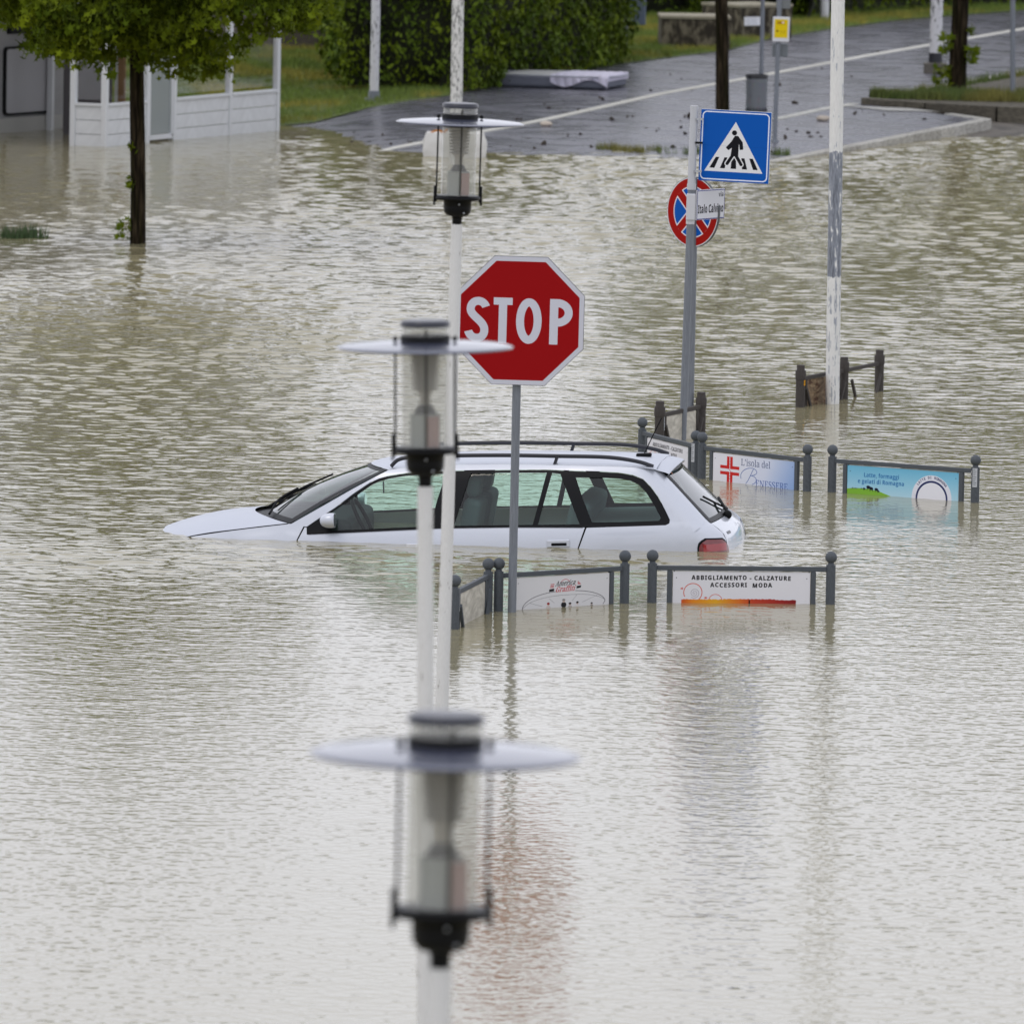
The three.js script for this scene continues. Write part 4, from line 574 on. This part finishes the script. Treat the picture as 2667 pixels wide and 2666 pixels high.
{ // bulky white sack standing in the water at the foot of the worn post
  const t = thing('white_sack', 'bulky white sack standing in the water behind the farthest park lamp', 'sack', [-0.79, hp(-0.79, -128.2) - 0.1, -128.2]);
  const f = -hp(-0.79, -128.2) + 0.1; const g = new THREE.BoxGeometry(0.78, f + 0.29, 0.5, 24, 16, 14).translate(0, (f + 0.29) / 2, 0), p = g.attributes.position;
  for (let i = 0; i < p.count; i++) { const x = p.getX(i), y = p.getY(i), z = p.getZ(i), n = fbm(x * 5 + 2, y * 6, z * 5, 3), q = sm(f + 0.1, f + 0.33, y), k = 1 - 0.12 * q * q + n * 0.1; p.setXYZ(i, x * k, y + n * 0.05 * q, z * k); }
  g.computeVertexNormals(); part('bag', mergeVertices(g), std('#cfcecb', 0.7), t); part('tie', tube([[-0.3, f + 0.29, 0.1], [-0.22, f + 0.32, 0.12], [-0.14, f + 0.3, 0.1], [-0.1, f + 0.33, 0.05]], 0.014, 12, 6), std('#b0722a', 0.7), t);
}
{ // stones and clods left on the path
  const r = rng(77), st = (x, z, s, label) => { const g = new THREE.IcosahedronGeometry(s, 2), p = g.attributes.position; for (let i = 0; i < p.count; i++) { const k = 1 + 0.35 * fbm(p.getX(i) / s * 1.3 + x, p.getY(i) / s * 1.3, p.getZ(i) / s * 1.3, 2); p.setXYZ(i, p.getX(i) * k * 1.25, p.getY(i) * k * 0.6, p.getZ(i) * k); } const m = mergeVertices(g); m.computeVertexNormals(); solo('stone', m, std('#b8ad9f', 0.8), label, 'stone', [x, hp(x, z) + s * 0.45, z]); };
  st(0.352, -133.584, 0.065, 'pale stone on the path just below the long pale line'); st(3.988, -135.368, 0.07, 'pale stone on the path left of the striped post');
  const clod = new THREE.IcosahedronGeometry(1, 1), n = 90, m = new THREE.InstancedMesh(clod, std('#3a332b', 0.9), n), M = new THREE.Matrix4(), q = new THREE.Quaternion(), e = new THREE.Euler();
  let i = 0; while (i < n) { const t = r(), x = lerp(-2.2, 6.5, r()), z = -129.6 - 26 * r() * r(); if (fbm(x * 0.8, z * 0.5, 3, 3) < 0.06 - (r() < 0.12 ? 1 : 0)) continue; if (x > 3.4 + (-z - 129) * 0.386 - 0.2 || inPoly(lawnPts, x, z)) continue; const s = 0.008 + 0.026 * r() * r(); e.set(r() * 6, r() * 6, r() * 6); q.setFromEuler(e); M.compose(new V3(x, hp(x, z) + 0.004, z), q, new V3(s * 2.4, s * 0.7, s * 1.6)); m.setMatrixAt(i++, M); }
  m.name = 'mud_clods'; m.castShadow = m.receiveShadow = true; scene.add(m); tag(m, 'dark mud clods and litter strewn over the wet path', 'debris', null, 'stuff');
}
// ---------------------------------------------------------------- the car
{
  const pitch = 3.05 * R, dir = new V3(-0.99357, 0, -0.1132), X = dir.clone().multiplyScalar(Math.cos(pitch)).add(new V3(0, -Math.sin(pitch), 0)), Y = dir.clone().multiplyScalar(Math.sin(pitch)).add(new V3(0, Math.cos(pitch), 0)), Z = X.clone().cross(Y);
  const car = thing('estate_car', 'white estate car sunk to its door handles in the flood', 'car');
  car.quaternion.setFromRotationMatrix(new THREE.Matrix4().makeBasis(X, Y, Z)); car.position.set(1.451, 0, -77.112).addScaledVector(Z, 0.85); car.scale.set(0.985, 1, 1);
  const dropTex = dataTex(512, 512, (u, v) => { const n = tnoise(u, v, 160, 5), k = 0.5 + n; return [k, k, k]; }, false);
  const paint = phys('#c0c4cd', 0.38, { clearcoat: 0.8, clearcoatRoughness: 0.06, metalness: 0.4 });
  const wetPaint = phys('#c0c4cd', 0.5, { metalness: 0.6, clearcoat: 0.15, clearcoatRoughness: 0.4, bumpMap: dropTex, bumpScale: 0.0015 });
  const trim = phys('#101114', 0.45, dull), glass = phys([0.72, 0.88, 0.81], 0.0, { transmission: 1, thickness: 0, ior: 1.5 }), cloth = std('#596367', 0.9), inner = std('#667074', 0.85);
  const B = tab([[-0.7, 0.84], [-0.2, 0.858], [0, 0.862], [0.12, 0.855], [0.2, 0.836], [0.235, 0.822], [0.45, 0.748], [0.58, 0.692], [0.64, 0.655], [0.7, 0.6]]);
  const Rr = tab([[-0.7, -0.08], [-0.15, -0.165], [0.04, -0.165], [0.12, -0.14], [0.17, -0.09], [0.205, -0.04], [0.3, 0.05], [0.5, 0.235], [0.6, 0.325], [0.7, 0.4]]);
  const plan = x => -(x > 2.6 ? 0.03 * (x - 2.6) ** 2 : 0) - (x > 3.9 ? 0.3 * (x - 3.9) ** 2 : 0) - (x < 1 ? 0.045 * (1 - x) ** 2 : 0);
  const rc = 0.2, zside = (x, y) => B(y) + plan(x);
  function hull(u, y) { const R0 = Rr(y), uc = R0 + rc; if (u >= uc) return [u, zside(u, y)]; const v = uc - u, zc = zside(uc, y), a = v / rc; if (a < Math.PI / 2) return [uc - rc * Math.sin(a), zc - rc * (1 - Math.cos(a))]; const z = zc - rc - (v - rc * Math.PI / 2), k = z / (zc - rc); return [R0 - 0.035 * (1 - k * k), z]; }
  const uOf = (z, y) => { const R0 = Rr(y), uc = R0 + rc, zc = zside(uc, y); return uc - rc * Math.PI / 2 - (zc - rc - z); };
  function skin(outline, holes, off = 0, edge = 0.07, thick = 0) {
    const s = new THREE.Shape(outline.map(p => new THREE.Vector2(...p))); for (const h of holes ?? []) s.holes.push(new THREE.Path(h.map(p => new THREE.Vector2(...p))));
    const g = new TessellateModifier(edge, 8).modify(plain(new THREE.ShapeGeometry(s, 16))), p = g.attributes.position, n = g.attributes.normal, e = 0.004;
    for (let i = 0; i < p.count; i++) {
      const u = p.getX(i), y = p.getY(i), a = hull(u, y), b = hull(u + e, y), c = hull(u, y + e), du = new V3((b[0] - a[0]), 0, b[1] - a[1]), dv = new V3(c[0] - a[0], e, c[1] - a[1]), N = du.cross(dv).normalize();
      p.setXYZ(i, a[0] + N.x * off, y + N.y * off, a[1] + N.z * off); n.setXYZ(i, N.x, N.y, N.z);
    }
    return g;
  }
  const mirror = g => { const o = g.clone(); o.scale(1, 1, -1); const n = o.attributes.normal; const p = o.attributes.position, uv = o.attributes.uv; for (let i = 0; i < p.count; i += 3) for (const at of [p, n, uv]) if (at) { const s = at.itemSize; for (let k = 0; k < s; k++) { const q = at.array[(i + 1) * s + k]; at.array[(i + 1) * s + k] = at.array[(i + 2) * s + k]; at.array[(i + 2) * s + k] = q; } } return o; };
  const smooth = (pts, n = 40) => new THREE.CatmullRomCurve3(pts.map(p => new V3(p[0], p[1], 0)), true, 'catmullrom', 0.35).getPoints(n).slice(0, -1).map(p => [p.x, p.y]);
  const dloTop = [[3.056, 0.262], [2.94, 0.335], [2.83, 0.402], [2.7, 0.495], [2.57, 0.575], [2.5, 0.602], [2.42, 0.622], [2.3, 0.636], [2.15, 0.643], [1.92, 0.645], [1.5, 0.641], [1.19, 0.634], [1.0, 0.622], [0.8, 0.612], [0.66, 0.6], [0.55, 0.58], [0.47, 0.547], [0.41, 0.49], [0.354, 0.415], [0.3, 0.315], [0.266, 0.245], [0.27, 0.222], [0.296, 0.21]];
  const grow = (pts, d) => pts.map(([x, y], i) => { const a = pts[Math.max(0, i - 1)], b = pts[Math.min(pts.length - 1, i + 1)], l = Math.hypot(b[0] - a[0], b[1] - a[1]); return [x + d * (b[1] - a[1]) / l * -1 * -1, y - d * (b[0] - a[0]) / l]; });
  const dloOut = grow(dloTop, 0.003).map(([x, y]) => [x, y]);
  // outer skin: fender, pillars, roof rail, quarter
  const ze = x => zside(x, roofE(x)), roofE = tab([[0.3, 0.608], [0.6, 0.64], [1.09, 0.664], [1.5, 0.68], [1.92, 0.687], [2.2, 0.68], [2.43, 0.664], [2.6, 0.63]]);
  const tgU = y => uOf(lerp(0.675, 0.56, sm(0.15, 0.6, y)), y); // side edge of the tailgate
  const roofPath = []; for (let i = 0; i <= 24; i++) { const x = lerp(2.43, 0.33, i / 24); roofPath.push([x, roofE(x)]); }
  const backPath = []; for (let i = 0; i <= 22; i++) { const y = lerp(0.6, -0.55, i / 22); backPath.push([tgU(y) + 0.004, y]); }
  const outline = [[3.0, -0.56], [4.36, -0.56], [4.36, 0.09], [4.3, 0.12], [4.12, 0.172], [3.94, 0.211], [3.7, 0.24], [3.5, 0.26], [3.3, 0.278], [3.175, 0.289], [2.95, 0.405], [2.7, 0.535], [2.5, 0.632], ...roofPath, [uOf(0.6, 0.606), 0.606], ...backPath, [0.5, -0.56]];
  const doorHole = [[3.125, -0.505], [3.15, 0.0], [3.147, 0.146], [3.082, 0.268], ...dloOut, [0.9, 0.205], [0.966, 0.041], [1.076, -0.505]];
  const skinG = skin(outline, [doorHole], 0, 0.06);
  const body = new THREE.Group(); body.name = 'body'; car.add(body);
  for (const s of [-1, 1]) {
    const M = g => s < 0 ? mirror(g) : g;
    part('side_panel', M(skinG.clone()), paint, body);
    const fd = part('front_door', M(skin([[3.116, -0.5], [3.14, 0.0], [3.137, 0.146], [3.073, 0.26], [3.058, 0.258], [3.056, 0.207], [2.6, 0.218], [2.005, 0.228], [2.015, 0.0], [2.033, -0.5]], [], 0, 0.07)), paint, car);
    const rd = part('rear_door', M(skin([[2.023, -0.5], [2.005, 0.0], [1.995, 0.228], [1.5, 0.224], [0.914, 0.207], [0.977, 0.041], [1.086, -0.5]], [], 0, 0.07)), paint, car);
    for (const sp of [[[3.14, -0.5], [3.165, 0.0], [3.16, 0.146], [3.095, 0.285], [3.06, 0.265], [3.125, 0.146], [3.125, 0], [3.1, -0.5]], [[2.05, -0.5], [2.03, 0], [2.015, 0.23], [1.98, 0.23], [1.985, 0], [2.0, -0.5]], [[1.1, -0.5], [0.99, 0.041], [0.93, 0.212], [0.888, 0.212], [0.95, 0.041], [1.06, -0.5]]]) part('door_seal', M(skin(sp, [], -0.012, 0.1)), rubber, car);
    const panes = { front: [[2.87, 0.232], [2.87, 0.362], [2.7, 0.473], [2.57, 0.555], [2.5, 0.583], [2.42, 0.604], [2.3, 0.62], [2.15, 0.627], [1.985, 0.628], [2.05, 0.44], [2.105, 0.246]], rear: [[1.92, 0.246], [1.86, 0.43], [1.795, 0.627], [1.5, 0.623], [1.21, 0.616], [1.26, 0.43], [1.315, 0.238]], fixed: [[1.275, 0.237], [1.22, 0.43], [1.168, 0.613], [1.105, 0.604], [1.03, 0.42], [0.955, 0.233]], quarter: [[0.985, 0.575], [0.82, 0.571], [0.67, 0.562], [0.57, 0.543], [0.5, 0.51], [0.445, 0.452], [0.38, 0.35], [0.333, 0.265], [0.345, 0.243], [0.6, 0.241], [0.86, 0.245], [0.93, 0.42]] };
    const band = [...dloTop.map(([x, y]) => [x, y]), [0.9, 0.211], [1.5, 0.228], [2.0, 0.232], [2.6, 0.222], [3.056, 0.211]];
    const fr = part('window_frame', M(skin(band, Object.values(panes), -0.004, 0.07)), trim, car);
    for (const [k, p] of Object.entries(panes)) part('side_pane', M(skin(p, [], -0.012, 0.12)), glass, fr);
    // sill strip, mirror, handles
    part('belt_strip', M(skin([[0.93, 0.214], [0.93, 0.206], [1.5, 0.221], [2.0, 0.2265], [3.05, 0.206], [3.05, 0.214], [2.0, 0.2345], [1.5, 0.229]], [], 0.006, 0.1)), rubber, fr);
    const m = new THREE.SphereGeometry(1, 28, 20), mp = m.attributes.position; for (let i = 0; i < mp.count; i++) { let x = mp.getX(i), y = mp.getY(i), z = mp.getZ(i); const q = v => Math.sign(v) * Math.pow(Math.abs(v), 0.75); x = x < 0 ? Math.max(x, -0.35) : x; mp.setXYZ(i, x * 0.085, q(y) * 0.056, q(z) * 0.085); } m.computeVertexNormals();
    const mr = part('wing_mirror', m, paint, car, [2.855, 0.315, s * 0.895]); part('mirror_glass', new THREE.CircleGeometry(1, 24).scale(0.075, 0.046, 1).rotateY(-Math.PI / 2), std('#e6e9ee', 0.08, { metalness: 1 }), mr, [-0.032, 0, 0]); part('mirror_arm', rbox(0.06, 0.04, 0.09, 0.012, 0.01, -0.05, -s * 0.06), trim, mr);
    for (const [d, x] of [[fd, 2.2], [rd, 1.118]]) { const z = zside(x, 0.092); const h = part('door_handle', rbox(0.178, 0.056, 0.014, 0.02, x, 0.093, s * (z + 0.002)), paint, d); part('grip', rbox(0.12, 0.024, 0.012, 0.008, x - 0.005, 0.088, s * (z + 0.006)), trim, h); }
    // tail lamp wrapping the corner
    const lamp = []; for (let i = 0; i <= 12; i++) { const y = lerp(0.09, -0.14, i / 12); lamp.push([0.045 - 0.06 * Math.max(0, (y - 0.02) / 0.07) ** 2.5 + 0.08 * Math.max(0, -y), y]); } for (let i = 12; i >= 0; i--) { const y = lerp(0.082, -0.14, i / 12); lamp.push([uOf(0.665 + 0.07 * Math.max(0, (y - 0.0) / 0.08) ** 2, y), y]); }
    const rim = lamp.map(([u, y], i) => [u + (i <= 12 ? 0.014 : -0.008), y > 0.05 ? y + 0.012 : y]); part('lamp_seal', M(skin(rim, [], 0.002, 0.04)), rubber, car);
    const tl = part('tail_lamp', M(skin(lamp, [], 0.006, 0.04)), phys('#6d0710', 0.12, { clearcoat: 1, clearcoatRoughness: 0.03 }), car);
    const lf = []; for (let i = 0; i <= 8; i++) { const y = lerp(0.055, 0.0, i / 8); lf.push([0.012, y]); } for (let i = 8; i >= 0; i--) { const y = lerp(0.055, 0.0, i / 8); lf.push([uOf(0.71, y), y]); } part('lens', M(skin(lf, [], 0.009, 0.04)), phys('#96131b', 0.1, { clearcoat: 1 }), tl);
    // roof rail
    const rz = s * 0.575, rl = part('roof_rail', tube([[2.42, 0.685, rz * 0.99], [2.36, 0.735, rz], [2.1, 0.752, rz], [1.6, 0.748, rz], [1.14, 0.73, rz], [0.72, 0.708, rz], [0.5, 0.668, rz], [0.4, 0.632, rz]], 0.0155, 60, 10), std('#1d1f27', 0.35), car);
    part('rail_foot', bar([1.16, 0.66, rz], [1.13, 0.74, rz], 0.022, 0.055, [0, 0, 1]), std('#1d1f27', 0.35), rl);
    const ws = part('seat', join(rbox(0.14, 0.62, 0.48, 0.05).rotateZ(0.22).translate(1.86, 0.12, s * 0.37), rbox(0.5, 0.16, 0.5, 0.05, 2.15, -0.1, s * 0.37)), cloth, car); part('headrest', rbox(0.1, 0.17, 0.26, 0.045).rotateZ(0.2).translate(1.8, 0.505, s * 0.37), cloth, ws);
  }
  // tailgate with its window
  const tgEdge = [], tg2 = []; for (let i = 0; i <= 26; i++) { const y = lerp(0.6, -0.5, i / 26); tgEdge.push([tgU(y) - 0.003, y]); } 
  const mid = y => uOf(0, y); for (let i = 26; i >= 0; i--) { const y = lerp(0.6, -0.5, i / 26); tg2.push([mid(y), y]); }
  const rw = [], rwm = []; for (let i = 0; i <= 12; i++) { const y = lerp(0.575, 0.205, i / 12); rw.push([uOf(lerp(0.545, 0.655, i / 12), y), y]); } for (let i = 12; i >= 0; i--) { const y = lerp(0.575, 0.205, i / 12); rwm.push([mid(y), y]); }
  const lowEdge = []; for (let i = 0; i <= 16; i++) { const y = lerp(0.2, -0.5, i / 16); lowEdge.push([tgU(y) - 0.003, y]); } for (let i = 16; i >= 0; i--) { const y = lerp(0.2, -0.5, i / 16); lowEdge.push([mid(y), y]); }
  const both = g => join(g, mirror(g.clone()));
  const tg = part('tailgate', both(skin(lowEdge, [], 0.0, 0.05)), paint, car);
  const holeO = [], fw = []; for (let i = 0; i <= 12; i++) { const y = lerp(0.6, 0.2, i / 12); fw.push([tgU(y) - 0.003, y]); } for (let i = 12; i >= 0; i--) { const y = lerp(0.6, 0.2, i / 12); fw.push([mid(y), y]); }
  for (let i = 0; i <= 12; i++) { const y = lerp(0.555, 0.225, i / 12); holeO.push([uOf(lerp(0.49, 0.585, i / 12), y), y]); } const hm = []; for (let i = 12; i >= 0; i--) { const y = lerp(0.555, 0.225, i / 12); hm.push([mid(y), y]); }
  // black surround = two side strips, top and bottom strips
  const strip = (z0, z1, ya, yb) => { const a = []; for (let i = 0; i <= 10; i++) { const y = lerp(ya, yb, i / 10); a.push([uOf(z0(i / 10), y), y]); } for (let i = 10; i >= 0; i--) { const y = lerp(ya, yb, i / 10); a.push([z1 ? uOf(z1(i / 10), y) : mid(y), y]); } return skin(a, [], 0.002, 0.05); };
  const zo = k => lerp(0.56, 0.672, k), zi = k => lerp(0.5, 0.585, k);
  part('rear_surround', both(join(strip(zo, zi, 0.6, 0.204), strip(() => 0.51, null, 0.6, 0.57), strip(() => 0.59, null, 0.232, 0.204))), trim, tg);
  part('rear_window', both(skin([...holeO, ...hm], [], 0.0, 0.1)), phys([0.3, 0.38, 0.38], 0.02, { transmission: 0.95, thickness: 0, ior: 1.5 }), tg);
  const hp3 = (z, y, off) => { const a = hull(uOf(Math.abs(z), y), y); return [a[0] - off, y + off * 0.3, z]; };
  const rwp = part('rear_wiper', join(tube([hp3(-0.02, 0.2, 0.03), hp3(0.12, 0.26, 0.035), hp3(0.3, 0.3, 0.03)], 0.012, 10, 6), tube([hp3(-0.22, 0.36, 0.016), hp3(0.05, 0.28, 0.016), hp3(0.32, 0.22, 0.016)], 0.008, 10, 6), new THREE.SphereGeometry(0.035, 12, 8).translate(...hp3(-0.02, 0.2, 0.02))), rubber, tg);
  part('lettering', both(skin([[uOf(0.56, 0.12), 0.125], [uOf(0.56, 0.1), 0.105], [uOf(0.44, 0.1), 0.105], [uOf(0.44, 0.12), 0.125]], [], 0.003, 0.05)), std('#55575e', 0.4), tg);
  part('bumper', both((() => { const a = []; const e = []; a.push([0.1, -0.15], [0.1, -0.5]); for (let z = 0; z <= 0; z++) e.push([mid(-0.5), -0.5], [mid(-0.15), -0.15]); return skin([...a, ...e], [], 0.03, 0.05); })()), paint, car);
  // bonnet, cowl, windscreen, roof
  const hoodC = tab([[3.4, 0.352], [3.55, 0.345], [3.83, 0.326], [4.15, 0.262], [4.4, 0.17], [4.7, -0.02]]), hoodE = tab([[3.1, 0.295], [3.3, 0.278], [3.5, 0.26], [3.94, 0.211], [4.3, 0.12], [4.55, -0.02]]);
  const hood = part('bonnet', grid(40, 40, (s, v) => { const t = 2 * s - 1, x0 = 3.56 - 0.375 * t * t, x1 = 4.66 - 0.24 * t * t, x = lerp(x0, x1, v), e = hoodE(x), c = hoodC(x), y = c + (e - c) * Math.pow(Math.abs(t), 2.4); return [x, y, t * (zside(x, e) - 0.01)]; }), wetPaint, car);
  for (const s of [-1, 1]) part('bonnet_gap', tube([...Array(12)].map((_, i) => { const x = lerp(3.2, 4.34, i / 11); return [x, hoodE(x) + 0.003, s * (zside(x, hoodE(x)) - 0.005)]; }), 0.005, 40, 6), rubber, hood);
  const zt = x => zside(x, roofE(x));
  const wsP = (t, v, d = 0) => { const bx = 3.47 - 0.29 * t * t, by = 0.318 - 0.027 * t * t, bz = t * (zside(3.18, 0.289) - 0.004), tx = 2.63 - 0.19 * t * t, ty = 0.672 - 0.006 * t * t, tz = t * (zt(2.44) - 0.004), k = 0.035 * Math.sin(Math.PI * v) * (1 - t * t * 0.6) + d; return [lerp(bx, tx, v) + k * 0.45, lerp(by, ty, v) + k * 0.9, lerp(bz, tz, v)]; };
  part('cowl', grid(30, 3, (s, v) => { const t = 2 * s - 1, a = wsP(t, 0.04), x0 = 3.575 - 0.38 * t * t; return [lerp(x0, a[0], v), lerp(0.322 - 0.03 * t * t, a[1] - 0.004, v) - 0.01 * Math.sin(v * 3.14), t * 0.76]; }), trim, car);
  const wsG = part('windscreen', grid(24, 16, (s, v) => wsP((2 * s - 1) * 0.93, lerp(0.05, 0.96, v))), phys([0.35, 0.43, 0.41], 0.02, { transmission: 0.95, thickness: 0, ior: 1.5 }), car);
  part('windscreen_trim', join(...[-1, 1].map(k => grid(4, 20, (s, v) => wsP(k * lerp(0.925, 1.0, s), v, 0.003))), grid(30, 2, (s, v) => wsP(2 * s - 1, lerp(0.955, 1.0, v), 0.003)), grid(30, 2, (s, v) => wsP(2 * s - 1, lerp(0.0, 0.06, v), 0.003))), trim, wsG);
  for (const [t0, t1] of [[-0.55, 0.25], [0.1, 0.85]]) part('wiper', join(tube([wsP(t0, 0.0, 0.03), wsP(lerp(t0, t1, 0.35), 0.16, 0.045), wsP(lerp(t0, t1, 0.6), 0.33, 0.035)], 0.01, 16, 6), tube([wsP(t0 * 0.7 + 0.05, 0.1, 0.02), wsP(lerp(t0, t1, 0.6), 0.33, 0.022), wsP(t1, 0.6, 0.02)], 0.008, 16, 6)), rubber, wsG);
  const roofC = tab([[0.28, 0.63], [0.5, 0.66], [1.1, 0.692], [1.6, 0.708], [1.95, 0.712], [2.33, 0.702], [2.68, 0.672]]);
  part('roof', grid(36, 44, (s, v) => { const t = 2 * s - 1, x = lerp(2.64 - 0.2 * t * t, 0.37, v), e = roofE(Math.min(x, 2.43)) , c = roofC(x), w = zt(Math.min(x, 2.44)); return [x, c + (e - c) * Math.pow(Math.abs(t), 2.6) + 0.001, t * w]; }), wetPaint, car);
  part('spoiler', (() => { const prof = (x) => x; return grid(30, 10, (s, v) => { const t = 2 * s - 1, w = lerp(zt(0.4), 0.56, 0.45), a = v * 2 * Math.PI, cx = 0.285 + 0.012 * t * t, k = 1 - 0.1 * t * t, P = [[0.366, 0.645], [0.32, 0.636], [0.27, 0.622], [0.25, 0.612], [0.25, 0.604], [0.27, 0.59], [0.29, 0.568], [0.335, 0.575], [0.366, 0.59], [0.366, 0.62], [0.366, 0.645]][Math.round(v * 10)]; return [P[0] + 0.03 * t * t, P[1] - 0.036 * Math.pow(Math.abs(t), 2.5), t * w]; }); })(), wetPaint, car);
  const an = part('antenna_base', rbox(0.12, 0.03, 0.05, 0.012, 0.53, 0.675, 0.0), trim, car); part('antenna', tube([[0.53, 0.68, 0], [0.44, 0.85, 0], [0.385, 0.95, 0]], 0.0045, 8, 6), rubber, an);
  // cabin
  part('cabin_floor', box(3.2, 0.6, 1.52, 1.75, -0.25, 0), inner, car);
  part('dashboard', rbox(0.5, 0.2, 1.4, 0.06, 2.98, 0.2, 0), std('#23262a', 0.7), car);
  part('steering_wheel', new THREE.TorusGeometry(0.18, 0.016, 10, 30).rotateY(Math.PI / 2).rotateZ(-0.45).translate(2.68, 0.27, -0.36), trim, car);
  part('rear_bench', join(rbox(0.16, 0.5, 1.36, 0.05).rotateZ(0.25).translate(1.02, 0.14, 0), rbox(0.5, 0.16, 1.36, 0.05, 1.3, -0.06, 0)), cloth, car);
  part('load_cover', rbox(0.75, 0.02, 1.36, 0.008, 0.56, 0.215, 0), inner, car);
  part('rear_view_mirror', rbox(0.03, 0.06, 0.22, 0.012, 2.55, 0.57, 0), trim, car); part('air_freshener', rbox(0.006, 0.09, 0.05, 0.003, 2.56, 0.48, 0), trim, car);
}
renderer.render(scene, camera);
